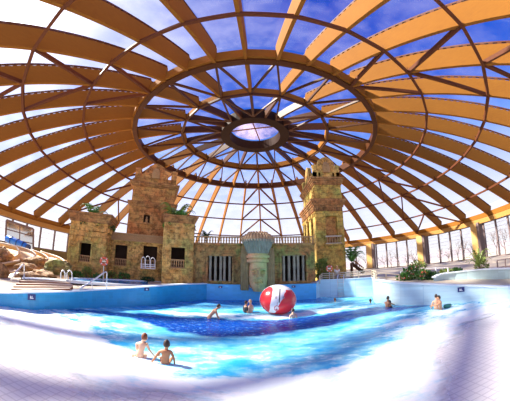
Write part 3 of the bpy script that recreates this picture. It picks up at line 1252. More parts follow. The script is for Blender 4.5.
# niche arch and statuette
mb = MB()
cx, r = (nx0 + nx1) / 2, (nx1 - nx0) / 2
for i in range(9):
    a, b_ = PI * i / 9, PI * (i + 1) / 9
    mb.prism([(cx + r * 0.85 * math.cos(a), nz1 - r * 0.4 + r * 0.85 * math.sin(a)), (cx + r * 1.5 * math.cos(a), nz1 - r * 0.4 + r * 1.6 * math.sin(a)),
              (cx + r * 1.5 * math.cos(b_), nz1 - r * 0.4 + r * 1.6 * math.sin(b_)), (cx + r * 0.85 * math.cos(b_), nz1 - r * 0.4 + r * 0.85 * math.sin(b_))], TT - 0.12, TT + 0.1)
mb.box(nx0 - 0.2, nx0 - 0.02, TT - 0.1, TT + 0.1, nz0, nz1 - r * 0.3)
mb.box(nx1 + 0.02, nx1 + 0.2, TT - 0.1, TT + 0.1, nz0, nz1 - r * 0.3)
mb.box(nx0 - 0.25, nx1 + 0.25, TT - 0.18, TT + 0.1, nz0 - 0.12, nz0)
mb.build('niche_arch', M['temple_red'], T)
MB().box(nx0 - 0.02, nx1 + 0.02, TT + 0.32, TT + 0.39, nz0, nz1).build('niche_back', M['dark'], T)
h = nz1 - nz0
MB().lathe([(0.14, 0), (0.15, h * 0.12), (0.10, h * 0.2), (0.12, h * 0.45), (0.05, h * 0.52), (0.08, h * 0.62), (0.07, h * 0.72), (0.02, h * 0.8)], (cx, TT + 0.12, nz0), 10).build('statuette', M['baluster'], T)


def crown(parent, s0, s1, t0, t1, z0, hm, hp, mt, side=True, gate=0.46, seed=1):
    """battlement: arched gable in the middle of each side, posts at the corners"""
    wd = s1 - s0
    mb = MB()
    mb.box(s0, s1, t0, t1, z0, z0 + hm * 0.28)
    cx = (s0 + s1) / 2
    g = wd * gate / 2
    arc = [(cx + g * 1.18, z0 + hm * 0.25), (cx + g * 1.18, z0 + hm * 0.55), (cx + g * 0.95, z0 + hm * 0.62), (cx + g * 0.8, z0 + hm * 0.85), (cx + g * 0.4, z0 + hm * 0.97), (cx, z0 + hm * 1.04),
           (cx - g * 0.4, z0 + hm * 0.97), (cx - g * 0.8, z0 + hm * 0.85), (cx - g * 0.95, z0 + hm * 0.62), (cx - g * 1.18, z0 + hm * 0.55), (cx - g * 1.18, z0 + hm * 0.25)]
    mb.prism(arc, t0 - 0.06, t0 + 0.3)
    mb.prism(arc, t1 - 0.3, t1)
    # the same gable on the sides
    cy = (t0 + t1) / 2
    for xa, xb in ((s0, s0 + 0.3), (s1 - 0.3, s1)):
        pl = [(cy + (x - cx), z) for x, z in arc]
        n = len(pl)
        mb.add([(xa, y, z) for y, z in pl] + [(xb, y, z) for y, z in pl],
               [tuple(range(n))[::-1], tuple(range(n, 2 * n))] + [(i, (i + 1) % n, (i + 1) % n + n, i + n) for i in range(n)])
    # ribbed rays around the medallion
    for i in range(9):
        a = PI * (i + 0.5) / 9
        mb.beam((cx + g * 0.5 * math.cos(a), t0 - 0.1, z0 + hm * (0.38 + 0.25 * math.sin(a))), (cx + g * 0.95 * math.cos(a), t0 - 0.1, z0 + hm * (0.38 + 0.52 * math.sin(a))), 0.07, 0.12)
    mb.build('gable', mt, parent, fix=True)
    mb = MB()
    mb.lathe([(0.02, 0), (g * 0.42, 0.02), (g * 0.5, hm * 0.2), (g * 0.42, hm * 0.4), (g * 0.2, hm * 0.52), (0.01, hm * 0.54)], (cx, t0 - 0.08, z0 + hm * 0.24), 12, 0.9, 0.5)
    mb.box(cx - g * 0.07, cx + g * 0.07, t0 - 0.08 - g * 0.34, t0, z0 + hm * 0.4, z0 + hm * 0.56)
    mb.box(cx - g * 0.25, cx + g * 0.25, t0 - 0.08 - g * 0.26, t0, z0 + hm * 0.57, z0 + hm * 0.61)
    mb.box(cx - g * 0.16, cx + g * 0.16, t0 - 0.08 - g * 0.28, t0, z0 + hm * 0.33, z0 + hm * 0.37)
    mb.build('carved_mask', M['baluster'], parent)
    for x in (s0, s1 - wd * 0.13):
        for y in (t0, t1 - wd * 0.13):
            p = MB()
            w_ = wd * 0.13
            p.box(x, x + w_, y, y + w_, z0, z0 + hp)
            p.box(x - 0.05, x + w_ + 0.05, y - 0.05, y + w_ + 0.05, z0 + hp * 0.86, z0 + hp)
            p.frustum(x, x + w_, y, y + w_, z0 + hp, z0 + hp + 0.14, -w_ * 0.3)
            p.build('merlon', mt, parent)
    for x in (s0 + wd * 0.2, s1 - wd * 0.2 - wd * 0.07):
        MB().box(x, x + wd * 0.07, t0, t0 + 0.3, z0, z0 + hp * 0.72).build('merlon', mt, parent)


hm = zpx(FL, 153, 164, TT) - zz[4]
crown(T, s0, s1, TT, TT + DPT, zz[4], hm, hm * 0.7, M['temple_red'])

# pavilion on the right of the group
T = empty('temple_pavilion', tuple(OL), FL.rz, 'square carved stone pavilion with palms on top, between red tower and long wall', 'pavilion')
s0, s1 = spx(FL, 163, 245), spx(FL, 193.5, 245)
zt, zc = zpx(FL, 178, 215.5), zpx(FL, 178, 223)
wx0, wx1 = spx(FL, 171, 256), spx(FL, 185, 256)
wz0, wz1 = zpx(FL, 178, 268), zpx(FL, 178, 247.5)
DPR = 2.2
mb = MB()
holed(mb, s0, s1, 0, 0.35, -0.3, zc, [(wx0, wx1, wz0, wz1)])
mb.box(s0, s0 + 0.3, 0.35, DPR, -0.3, zc)
mb.box(s1 - 0.3, s1, 0.35, DPR, -0.3, zc)
mb.box(s0, s1, DPR - 0.3, DPR, -0.3, zc)
relief(mb, s0 + 0.15, s1 - 0.15, zpx(FL, 178, 234), zpx(FL, 178, 226), 0, 0.2, 0.1, 21)
relief(mb, s0 + 0.1, wx0 - 0.15, 0.3, wz1, 0, 0.38, 0.11, 22)
relief(mb, wx1 + 0.15, s1 - 0.1, 0.3, wz1, 0, 0.38, 0.11, 23)
relief(mb, 0.1, DPR - 0.1, 0.3, zc, s1, 0.38, 0.11, 24, 1)
mb.box(wx0 - 0.14, wx1 + 0.14, -0.14, 0.02, wz1, wz1 + 0.14)
mb.box(wx0 - 0.14, wx1 + 0.14, -0.16, 0.02, wz0 - 0.14, wz0)
mb.build('body', M['temple'], T)
mb = MB()
cornice(mb, s0, s1, 0, DPR, zc, zt, 0.26, 4)
mb.build('cornice', M['cornice'], T)
recess(T, wx0, wx1, 0.36, 1.5, wz0, wz1)
balustrade(T, wx0, wx1, 0.12, wz0, (wz1 - wz0) * 0.42, 6, 0.9)
RP = (s0, s1, zt, DPR)

# ------------------------------------------------------------------ long wall
YW = 18.05
OW = Vector((0, YW, 1.15))
FW = Frame(OW, 0)
T = empty('temple_wall', tuple(OW), 0, 'long dark carved stone wall with a balustrade and two barred openings behind the pool', 'temple wall')
xl, xr = -4.75, spx(FW, 315, 260)
zt, zb = zpx(FW, 255, 244), zpx(FW, 255, 236.5)
op = [(spx(FW, 208, 268), spx(FW, 232, 268), zpx(FW, 220, 281), zpx(FW, 220, 256)),
      (spx(FW, 282, 268), spx(FW, 306, 268), zpx(FW, 294, 281), zpx(FW, 294, 255.5))]
mb = MB()
holed(mb, xl, xr, 0, 0.4, -0.3, zt, op)
mb.box(xl, xr, 0.4, 2.6, zt - 0.2, zt)
mb.box(xr - 0.35, xr, 0.4, 2.6, -0.3, zt - 0.2)
mb.box(xl, xr, -0.14, 0.0, zt - 0.12, zt)
mb.box(xl, xr, -0.22, 0.05, -0.35, 0.04)
for o_ in op:
    mb.box(o_[0] - 0.18, o_[1] + 0.18, -0.12, 0.02, o_[3], o_[3] + 0.16)
    for x in (o_[0] - 0.16, o_[1] + 0.02):
        mb.box(x, x + 0.14, -0.1, 0.02, 0, o_[3])
relief(mb, op[1][1] + 0.25, xr - 0.05, 0.2, zt - 0.3, 0, 0.3, 0.08, 31)
relief(mb, op[0][1] + 0.3, op[0][1] + 0.75, 0.2, zt - 0.2, 0, 0.24, 0.08, 32)
relief(mb, op[1][0] - 0.7, op[1][0] - 0.25, 0.2, zt - 0.2, 0, 0.24, 0.08, 33)
relief(mb, xl + 0.1, op[0][0] - 0.2, 0.3, zt - 0.2, 0, 0.3, 0.05, 34)
relief(mb, op[0][0] - 0.2, op[0][1] + 0.2, op[0][3] + 0.2, zt - 0.15, 0, 0.2, 0.05, 35)
relief(mb, op[1][0] - 0.2, op[1][1] + 0.2, op[1][3] + 0.2, zt - 0.15, 0, 0.2, 0.05, 36)
mb.build('body', M['temple_wall'], T)
for o_ in op:
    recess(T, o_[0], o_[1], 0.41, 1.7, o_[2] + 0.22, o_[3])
    for i in range(5):
        x = o_[0] + (o_[1] - o_[0]) * (i + 0.5 + 0.1 * ((i * 7) % 3 - 1)) / 5
        w_ = 0.105
        MB().lathe([(w_ * 1.25, 0), (w_, 0.1), (w_ * 0.85, 0.8), (w_ * 1.05, 1.1), (w_ * 0.9, o_[3] - o_[2] - 0.12), (w_ * 1.3, o_[3] - o_[2])], (x, 0.15, o_[2]), 8).build('pillar', M['bars'], T)
balustrade(T, xl, xr, 0.12, zt, zb - zt, 44, 1.1)

# ------------------------------------------------------------------ stone face
YF = 17.55
OF = Vector((ondist(256, 260, 17.5).x, YF, 0.5))
FF = Frame(OF, 0)
m, N = mat('warm_lit_face_stone')
tcn = N.new('ShaderNodeTexCoord').outputs['Object']
sp = N.new('ShaderNodeSeparateXYZ', i_0=tcn)
n1 = N.noise(1.6, 5, tcn)
n2 = N.noise(7, 6, tcn, 0.7)
c = N.mix(N.ramp(N.math('ADD', sp.outputs[0], N.math('MULTIPLY', N.math('SUBTRACT', n1, 0.5), 2.2)), [(0.0, (0.6, 0.32, 0.16)), (0.35, (0.42, 0.5, 0.22))]),
          (0.36, 0.30, 0.16, 1), (0.42, 0.46, 0.24, 1))
warm_light = N.math('SUBTRACT', 0.5, N.math('ADD', N.math('MULTIPLY', sp.outputs[0], 0.9), N.math('SUBTRACT', n1, 0.5)), True)  # warm light on the left side, painted into the stone colour
c = N.mix(warm_light, (0.42, 0.50, 0.20, 1), (0.78, 0.44, 0.24, 1))
c = N.mix(N.math('MULTIPLY', N.ramp(n2, [(0.36, (1, 1, 1)), (0.5, (0, 0, 0))]), 0.25), c, (0.10, 0.08, 0.04, 1))
b = N.new('ShaderNodeBsdfPrincipled')
N.set(b, 'Base Color', c)
b.inputs['Roughness'].default_value = 0.65
bp = N.new('ShaderNodeBump')
bp.inputs['Strength'].default_value = 0.2
bp.inputs['Distance'].default_value = 0.02
N.set(bp, 'Height', n2)
N.set(b, 'Normal', bp.outputs[0])
finish(N, b.outputs[0])
M['face'] = m
M['lappet'] = plain('lappet_stone', (0.26, 0.20, 0.09), 0.7, var=0.5, scale=3, bump=0.4)
M['headdress'] = plain('blue_green_headdress', (0.20, 0.25, 0.20), 0.6, var=0.7, scale=2.5, bump=0.4)
M['headband'] = plain('headband_stone', (0.42, 0.27, 0.14), 0.6, var=0.5, scale=3, bump=0.4)

T = empty('stone_face', tuple(OF), 0, 'giant carved stone face with tall fluted headdress on the wall above the pool', 'sculpture')
zc0, zh = zpx(FF, 258, 291), zpx(FF, 258, 262)
hwf = (spx(FF, 267, 275) - spx(FF, 249.5, 275)) / 2
cxf = (spx(FF, 267, 275) + spx(FF, 249.5, 275)) / 2


def g2(x, z, cx, cz, sx, sz):
    return math.exp(-((x - cx) / sx) ** 2 - ((z - cz) / sz) ** 2)


rows = []
for j in range(71):
    v = j / 70
    wj = hwf * 1.06 * (0.55 + 0.45 * math.sin(min(1, v / 0.42) * PI / 2)) * (1 - 0.05 * max(0, v - 0.7) / 0.3)
    row = []
    for i in range(53):
        u = i / 26 - 1
        dome_ = math.sqrt(max(0.0, 1 - abs(u) ** 2.6))
        d = 0.62 * dome_ * (0.80 + 0.2 * math.sin(min(1, v / 0.3) * PI / 2))
        x, z = u, v
        f = 0
        f += 0.24 * g2(x, z, 0, 0.50, 0.15, 0.07) + 0.19 * g2(x, z, 0, 0.60, 0.09, 0.14)      # nose
        f += 0.10 * (g2(x, z, -0.17, 0.485, 0.09, 0.045) + g2(x, z, 0.17, 0.485, 0.09, 0.045))  # nostrils
        f += 0.11 * (g2(x, z, 0, 0.355, 0.33, 0.028) + g2(x, z, 0, 0.285, 0.26, 0.030))          # lips
        f -= 0.10 * g2(x, z, 0, 0.320, 0.34, 0.014)
        f -= 0.06 * (g2(x, z, -0.40, 0.345, 0.07, 0.04) + g2(x, z, 0.40, 0.345, 0.07, 0.04))
        f += 0.09 * g2(x, z, 0, 0.13, 0.26, 0.09)                                                # chin
        for s in (-1, 1):
            f -= 0.18 * g2(x, z, s * 0.42, 0.665, 0.27, 0.085)                                   # eye socket
            f += 0.09 * g2(x, z, s * 0.42, 0.65, 0.18, 0.038)                                    # closed lid
            f -= 0.04 * g2(x, z, s * 0.42, 0.615, 0.2, 0.012)
            f += 0.10 * g2(x, z, s * 0.42, 0.765 - 0.05 * abs(x - s * 0.3), 0.33, 0.028)         # brow
            f += 0.07 * g2(x, z, s * 0.52, 0.47, 0.22, 0.12)                                     # cheek
        row.append((cxf + wj * u, -0.12 - d - 2.5 * f * dome_, zc0 + (zh - zc0) * v))
    rows.append(row)
MB().grid(rows).build('face', M['face'], T, smooth=True)
mb = MB()
mb.box(cxf - hwf * 0.98, cxf + hwf * 0.98, -0.16, 0.45, zc0 + 0.25, zh)
mb.build('back_block', M['face'], T)
# tall headdress: bands, then fluted flare
zt1, zt2 = zpx(FF, 256, 254), zpx(FF, 256, 240.5)
ht_ = (spx(FF, 271.5, 242) - spx(FF, 241, 242)) / 2
mb = MB()
nn = 40


def half_ring(r, ry, z, flute=0.0, nf=13):
    return [(cxf - 0.03 + (r + flute * math.cos(2 * nf * (PI * i / nn))) * math.cos(PI + PI * i / nn),
             -0.1 + (ry + flute * math.cos(2 * nf * (PI * i / nn))) * math.sin(PI + PI * i / nn), z) for i in range(nn + 1)]


hb = hwf * 1.14
mb.grid([half_ring(hb + 0.02, 0.72, zh - 0.05), half_ring(hb + 0.1, 0.8, zh), half_ring(hb + 0.1, 0.8, zh + (zt1 - zh) * 0.28), half_ring(hb, 0.7, zh + (zt1 - zh) * 0.3),
         half_ring(hb, 0.7, zh + (zt1 - zh) * 0.46), half_ring(hb + 0.13, 0.83, zh + (zt1 - zh) * 0.5), half_ring(hb + 0.13, 0.83, zh + (zt1 - zh) * 0.78),
         half_ring(hb + 0.03, 0.72, zh + (zt1 - zh) * 0.82), half_ring(hb + 0.05, 0.75, zt1)])
mb.build('headband', M['face'], T)
mb = MB()
for i in range(17):
    a = PI + PI * (i + 0.5) / 17
    mb.ball((cxf - 0.03 + ht_ * math.cos(a), -0.1 + 1.08 * math.sin(a), zt2 - 0.07), (0.07, 0.07, 0.11), 6, 4)
mb.build('bead_row', M['bars'], T)
mb = MB()
ht = (spx(FF, 271.5, 242) - spx(FF, 241, 242)) / 2
rws = []
for j in range(9):
    q = j / 8
    rws.append(half_ring(hb + 0.05 + (ht - hb - 0.05) * q ** 1.05, 0.75 + 0.3 * q, zt1 + (zt2 - zt1) * q, 0.035, 15))
rws.append(half_ring(ht * 0.4, 0.4, zt2 + 0.05))
rws.append(half_ring(0.02, 0.02, zt2 + 0.08))
mb.grid(rws)
mb.build('headdress', M['headdress'], T)
MB().box(cxf - hb, cxf + hb, -0.12, 0.45, zh, zt1).build('back_block', M['headband'], T)
MB().frustum(cxf - hb, cxf + hb, -0.12, 0.3, zt1, zt2, 0.3).build('back_block', M['headdress'], T)
mb = MB()
ztop = zpx(FF, 256, 232)
for lay, (rw, dz_, n_) in enumerate(((0.97, 0.0, 15), (0.80, 0.17, 13), (0.6, 0.33, 10))):
    for i in range(n_):
        a = PI + PI * (i + 0.5) / n_
        x, y = cxf - 0.03 + ht * rw * math.cos(a), -0.05 + 0.95 * rw * math.sin(a)
        mb.ball((x, y, zt2 + dz_ + 0.06), (0.13, 0.13, (ztop - zt2) * 0.36), 8, 6)
mb.ball((cxf - 0.03, -0.1, zt2 + 0.1), (ht * 0.7, 0.6, (ztop - zt2) * 0.85), 16, 8)
mb.build('crown', M['headband'], T, smooth=True)
for ua, ub, sgn in ((241, 248.5, -1), (267.5, 274, 1)):
    xa, xb = spx(FF, ua, 275), spx(FF, ub, 275)
    zb_, zt_ = zpx(FF, 245, 290), zpx(FF, 245, 246 if sgn < 0 else 248)
    mb = MB()
    for q in range(3):
        x = xa + (xb - xa) * (q + 0.5) / 3
        mb.lathe([(0.09, 0), (0.12, 0.1), (0.11, (zt_ - zb_) * 0.5), (0.13, (zt_ - zb_) * 0.8), (0.05, zt_ - zb_)], (x, -0.2, zb_), 8)
    mb.box(xa, xb, -0.2, 0.45, zb_ + 0.3, zt_ - 0.2)
    for q in range(5):
        z = zb_ + 0.35 + q * (zt_ - zb_ - 0.6) / 5
        mb.box(xa - 0.03, xb + 0.03, -0.33, -0.1, z, z + 0.07)
    mb.build('lappet', M['lappet'], T)

# ------------------------------------------------------------------ tower at the right
YT = 20.5
OT = Vector((0, YT, 1.2))
FT = Frame(OT, 0)
T = empty('temple_tower', tuple(OT), 0, 'tall yellow-green carved stone tower at right of the stone face, life ring at its foot', 'tower')
s0, s1 = spx(FT, 316, 235), spx(FT, 344.5, 235)
DPT = 5.6
u0, u1 = spx(FT, 314.8, 190), spx(FT, 341.5, 190)
zz = [zpx(FT, 330, v) for v in (211, 203, 199.5, 184.5, 177.5)]
mb = MB()
wx0, wx1 = spx(FT, 325.5, 225), spx(FT, 337, 225)
wz0, wz1 = zpx(FT, 331, 243), zpx(FT, 331, 216)
holed(mb, s0, s1, 0, 0.4, -0.4, zz[0], [(wx0, wx1, wz0, wz1)])
sides = []
for k in range(3):
    sides.append((0.9 + k * 1.6, 0.9 + k * 1.6 + 0.8, zpx(FT, 310, 243), zpx(FT, 310, 216)))
# left side face with tall dark openings
xs_ = [0.4] + [v for s in sides for v in s[:2]] + [DPT]
for i in range(len(xs_) - 1):
    if i % 2 == 0:
        mb.box(s0, s0 + 0.4, xs_[i], xs_[i + 1], -0.4, zz[0])
    else:
        mb.box(s0, s0 + 0.4, xs_[i], xs_[i + 1], -0.4, sides[0][2])
        mb.box(s0, s0 + 0.4, xs_[i], xs_[i + 1], sides[0][3], zz[0])
mb.box(s1 - 0.4, s1, 0.4, DPT, -0.4, zz[0])
mb.box(s0, s1, DPT - 0.4, DPT, -0.4, zz[0])
relief(mb, s0 + 0.05, wx0 - 0.1, 0.6, zz[0] - 0.1, 0, 0.34, 0.12, 41)
relief(mb, wx1 + 0.1, s1 - 0.05, 0.6, zz[0] - 0.1, 0, 0.34, 0.12, 42)
relief(mb, wx0, wx1, 0.4, wz0 - 0.25, 0, 0.24, 0.05, 43)
relief(mb, 0.1, DPT - 0.1, sides[0][3] + 0.05, zz[0] - 0.1, s0, 0.34, 0.12, 44, -1)
mb.box(wx0 - 0.16, wx1 + 0.16, -0.16, 0.02, wz1, wz1 + 0.2)
mb.box(wx0 - 0.12, wx0, -0.1, 0.02, wz0, wz1)
mb.box(wx1, wx1 + 0.12, -0.1, 0.02, wz0, wz1)
mb.box(u0, u1, 0.12, DPT - 0.12, zz[2], zz[3])
relief(mb, u0 + 0.05, u1 - 0.05, zz[2] + 0.05, zz[3] - 0.1, 0.12, 0.38, 0.11, 45)
relief(mb, 0.2, DPT - 0.2, zz[2] + 0.05, zz[3] - 0.1, u0, 0.38, 0.11, 46, -1)
mb.build('shaft', M['tower_yellow'], T)
mb = MB()
cornice(mb, s0, s1, 0, DPT, zz[0] + (zz[1] - zz[0]) * 0.5, zz[2], 0.34, 4)
nd = 16
for i in range(nd):
    x = s0 + (s1 - s0) * (i + 0.2) / nd
    mb.box(x, x + (s1 - s0) * 0.55 / nd, -0.1, 0.02, zz[0], zz[0] + (zz[1] - zz[0]) * 0.45)
for i in range(30):
    y = DPT * (i + 0.2) / 30
    mb.box(s0 - 0.1, s0 + 0.02, y, y + DPT * 0.5 / 30, zz[0], zz[0] + (zz[1] - zz[0]) * 0.45)
mb.box(s0 + 0.02, s1 - 0.02, 0.02, DPT - 0.02, zz[0], zz[0] + (zz[1] - zz[0]) * 0.5)
cornice(mb, u0, u1, 0.1, DPT - 0.1, zz[3], zz[4], 0.32, 4)
mb.build('cornice', M['cornice'], T)
MB().box(wx0 - 0.05, wx1 + 0.05, 0.3, 0.5, wz0, wz1).build('blind_panel', M['temple_red'], T, label='reddish blind panel in the opening')
MB().box(s0 + 0.8, s0 + 0.95, 0.5, DPT - 0.5, -0.3, zz[0] - 0.1).build('inner_chamber', M['dark'], T)  # dark sheet painting the shade inside the tower
balustrade(T, wx0 - 0.1, wx1 + 0.25, -0.22, zpx(FT, 331, 244), zpx(FT, 331, 236) - zpx(FT, 331, 244), 6, 1.1, M['concrete'])
MB().box(wx0 - 0.2, wx1 + 0.35, -0.36, 0, zpx(FT, 331, 245.5), zpx(FT, 331, 244)).build('ledge', M['temple'], T)
hm = zpx(FT, 330, 157.5) - zz[4]
crown(T, u0, u1, 0.1, DPT - 0.1, zz[4], hm, hm * 0.62, M['temple'], gate=0.7)

# ------------------------------------------------------------------ raised pool, steps and coping behind the left wall
pts_o = [onz(u, v, 1.02) for u, v in ((62, 280.5), (90, 283), (120, 285), (150, 286), (180, 285.3))]
T = empty('raised_pool', tuple(pts_o[0]), 0, 'shallow raised pool with pale blue rim in front of the left temple', 'pool')
O = Vector(pts_o[0])
pts_i = [onz(u, v, 1.02) for u, v in ((60, 278.8), (90, 279.3), (120, 280.3), (150, 281.8), (185, 283.2))]
mb = MB()
mb.grid([[tuple(p - O + Vector((0, 0, 0.03))) for p in pts_o], [tuple(p - O + Vector((0, 0, 0.03))) for p in pts_i]])
M['still_water'] = plain('still_blue_water', (0.10, 0.38, 0.78), 0.12, var=0.25, scale=1.5)
mb.build('still_water', M['still_water'], T)
for nm, P in (('front_rim', pts_o), ('back_rim', pts_i)):
    mb = MB()
    for i in range(len(P) - 1):
        mb.beam(P[i] - O + Vector((0, 0, 0.0)), P[i + 1] - O + Vector((0, 0, 0.0)), 0.25, 0.16)
    mb.build(nm, M['coping'], T)

# fan of seating steps behind the left wall
T0 = ondist(20, 290, 12.6)
T = empty('seating_steps', (T0.x, T0.y, 0.5), 0, 'pale curved seating steps with brown risers behind the left pool wall', 'steps')
O = Vector((T0.x, T0.y, 0.5))
px_rows = [((11, 290), (42, 290), (70, 289.4)), ((13, 287.6), (44, 287.6), (72, 287.6)), ((16, 285), (45, 285.2), (73, 285.8)), ((19, 282.3), (44, 282.6), (71, 284)), ((22, 279.6), (44, 280.2), (66, 281.6))]
rows3 = []
for j, pr_ in enumerate(px_rows):
    a, m_, c_ = [ondist(u, v, 12.25 + 0.40 * j) + Vector((0, 0, 0.03)) for u, v in pr_]
    rows3.append([a.lerp(m_, t) for t in (0, 0.25, 0.5, 0.75)] + [m_.lerp(c_, t) for t in (0, 0.25, 0.5, 0.75, 1)])
for j in range(4):
    a, b_ = rows3[j], rows3[j + 1]
    tread, riser = MB(), MB()
    top = [Vector((p.x, p.y, (p.z + q.z) / 2 + 0.0)) - O for p, q in zip(a, b_)]
    back = [Vector((q.x, q.y, (p.z + q.z) / 2 + 0.0)) - O for p, q in zip(a, b_)]
    low = [Vector((t.x, t.y, p.z - O.z - 0.2)) for t, p in zip(top, a)]
    tread.grid([[tuple(p + Vector((0, 0, -0.02))) for p in top], [tuple(p) for p in top], [tuple(p) for p in back]])
    riser.grid([[tuple(p) for p in low], [tuple(p + Vector((0, 0, -0.02))) for p in top]])
    st = tread.build('step', M['step_tread'], T)
    riser.build('riser', M['step_riser'], st)
mb = MB()
b_ = rows3[-1]
mb.grid([[tuple(p - O) for p in b_], [tuple(p - O + Vector((p.x, p.y, 0)).normalized() * 1.0) for p in b_]])
mb.build('landing', M['coping'], T)

# ------------------------------------------------------------------ water slides and rocks at far left
def terrain_from(rows, name, mt, O, parent=None, smooth=True):
    mb = MB()
    mb.grid([[tuple(p - O) for p in r] for r in rows])
    return mb.build(name, mt, parent, smooth=smooth)


G = [((-14, 288), (12, 283), (30, 280), (50, 279.5), (69, 279), 15.0), ((-14, 276), (10, 273), (30, 272), (50, 272), (69, 273), 17.0),
     ((-14, 262), (10, 262), (30, 262), (50, 264), (69, 268), 20.0), ((-14, 243), (5, 244.5), (25, 249), (48, 254.5), (69, 261), 24.0)]
rows = []
for r in G:
    P = [ondist(u, v, r[5]) for u, v in r[:5]]
    rows.append([P[i].lerp(P[i + 1], t) for i in range(4) for t in (0, .34, .67)] + [P[4]])
rows.append([Vector((p.x * 1.25, p.y * 1.25, 0.9)) for p in rows[-1]])
rows.insert(0, [Vector((p.x, p.y, 0.3)) for p in rows[0]])
O = Vector((rows[1][6].x, rows[1][6].y, 0.9))
o = terrain_from(rows, 'slide_mound', M['slide_tan'], O)
o.location = O
tag(o, 'tan concrete mound carrying the water slides at far left', 'mound')


def chute(pix, dists, width, label):
    pts = [ondist(u, v, d) + Vector((0, 0, 0.18)) for (u, v), d in zip(pix, dists)]
    P = []
    for i in range(len(pts) - 1):
        a0_, a1_, a2_, a3_ = pts[max(i - 1, 0)], pts[i], pts[i + 1], pts[min(i + 2, len(pts) - 1)]
        for k in range(6):
            t = k / 6
            P.append(0.5 * ((2 * a1_) + (a2_ - a0_) * t + (2 * a0_ - 5 * a1_ + 4 * a2_ - a3_) * t * t + (-a0_ + 3 * a1_ - 3 * a2_ + a3_) * t**3))
    P.append(pts[-1])
    O = Vector((P[0].x, P[0].y, P[0].z - 0.4))
    T = empty('water_slide', tuple(O), 0, label, 'water slide', 'tan open water slides')
    inner, rimm = [], ([], [])
    for i, p in enumerate(P):
        d = (P[min(i + 1, len(P) - 1)] - P[max(i - 1, 0)])
        d.z = 0
        d.normalize()
        s = Vector((-d.y, d.x, 0))
        row = []
        for k in range(9):
            a = PI * k / 8
            row.append(tuple(p - O + s * (width / 2 * math.cos(a)) - Vector((0, 0, 0.30 * math.sin(a)))))
        inner.append(row)
        for q, sg in enumerate((1, -1)):
            rimm[q].append(p - O + s * (width / 2 * sg))
    MB().grid(inner).build('trough', M['slide_tan'], T, smooth=True)
    for q in range(2):
        MB().tube(rimm[q], 0.07, 6).build('rim', M['step_tread'], T, smooth=True)


chute([(-8, 244), (8, 247), (22, 251), (27, 257), (16, 262), (-4, 266)], [22, 21.5, 21, 20, 19, 18.5], 1.3, 'tan open slide curling below the dark window at far left')
chute([(36, 253), (50, 258), (56, 263), (48, 269), (28, 274), (10, 277)], [22, 21, 19.5, 18, 17, 16.5], 1.2, 'tan open slide winding past the big brown rock toward the handrail')


def rock(u, v, D, rx, ry, rz_, label, seed, mt=None):
    p = ondist(u, v, D)
    rng = random.Random(seed)
    bm = bmesh.new()
    bmesh.ops.create_icosphere(bm, subdivisions=4, radius=1)
    for vtx in bm.verts:
        n_ = vtx.co.normalized()
        k = 1 + 0.35 * noise.noise(n_ * 1.7 + Vector((seed, 0, 0))) + 0.22 * abs(noise.noise(n_ * 4.3 + Vector((0, seed, 0)))) + 0.07 * noise.noise(n_ * 11)
        vtx.co = Vector((n_.x * rx * k, n_.y * ry * k, n_.z * rz_ * k))
    me = bpy.data.meshes.new('rock')
    bm.to_mesh(me)
    bm.free()
    me.materials.append(mt or M['rock'])
    o = bpy.data.objects.new('rock', me)
    COL.objects.link(o)
    o.location = p
    o.rotation_euler = (0, 0, rng.uniform(0, 6))
    return tag(o, label, 'rock', 'artificial rocks by the slides')


rock(37, 264, 18.5, 1.15, 0.8, 0.42, 'large brown rock between the two tan slides', 3)
rock(28, 268, 17.6, 0.8, 0.6, 0.28, 'brown rock at the left foot of the large rock between the slides', 5)
rock(1, 256, 18.5, 0.7, 0.6, 0.55, 'brown rock at the left picture edge below the upper slide', 8)
rock(-1, 273, 15.5, 0.35, 0.5, 0.5, 'dark brown rock at the left picture edge, the lowest one there', 11)
M['rock_olive'] = stone_mat('mossy_rock', ((0.26, 0.20, 0.05), (0.2, 0.13, 0.05), (0.30, 0.26, 0.08)), (3, 2), 0.4, 0.2, 1.0)
rock(58, 270, 16.6, 0.85, 0.6, 0.62, 'olive mossy rock directly left of the left pavilion', 14, M['rock_olive'])
rock(44, 275.5, 15.8, 0.9, 0.4, 0.3, 'low brown rock bank behind the seating steps', 17)
rock(31, 277, 15.3, 0.7, 0.35, 0.2, 'flat brown rock by the handrail of the seating steps', 19)

# framed reflecting window with the blue tube slide in front
P = [ondist(u, v, 31.5) for u, v in ((5.5, 248), (33.5, 252), (33.5, 229), (6.5, 220))]
wn += 1
T = empty('window_%d' % wn, tuple(P[0]), 0, kind='structure')
Q = [p - P[0] for p in P]
MB().add([tuple(q) for q in Q], [(0, 1, 2, 3)]).build('pane', M['mirror_pane'], T)
MB().add([tuple(q * 1.0 + Vector((P[0].x, P[0].y, 0)).normalized() * 0.6) for q in Q], [(0, 1, 2, 3)]).build('backing', plain('dark_backing', (0.16, 0.10, 0.06), 0.8), T)  # plain dark brown sheet behind the reflecting pane
mb = MB()
for i in range(4):
    mb.beam(Q[i], Q[(i + 1) % 4], 0.22, 0.22)
for t in (0.36, 0.68):
    mb.beam(Q[0].lerp(Q[3], t), Q[1].lerp(Q[2], t), 0.12, 0.12)
mb.beam(Q[0].lerp(Q[1], 0.5), Q[3].lerp(Q[2], 0.5), 0.12, 0.12)
mb.build('window_frame', M['column_dark'], T)
pts = [ondist(u, v, d) for u, v, d in ((7, 238.5, 29), (12, 240.5, 28.6), (18, 243, 28.2), (24, 245.8, 27.8), (28, 248.5, 27.4))]
mb = MB().tube([p - pts[0] for p in pts], 0.36, 14)
o = mb.build('tube_slide', M['slide_blue'], None, smooth=True)
o.location = pts[0]
tag(o, 'bright blue tube slide descending before the dark window at far left', 'water slide')
o2 = MB()
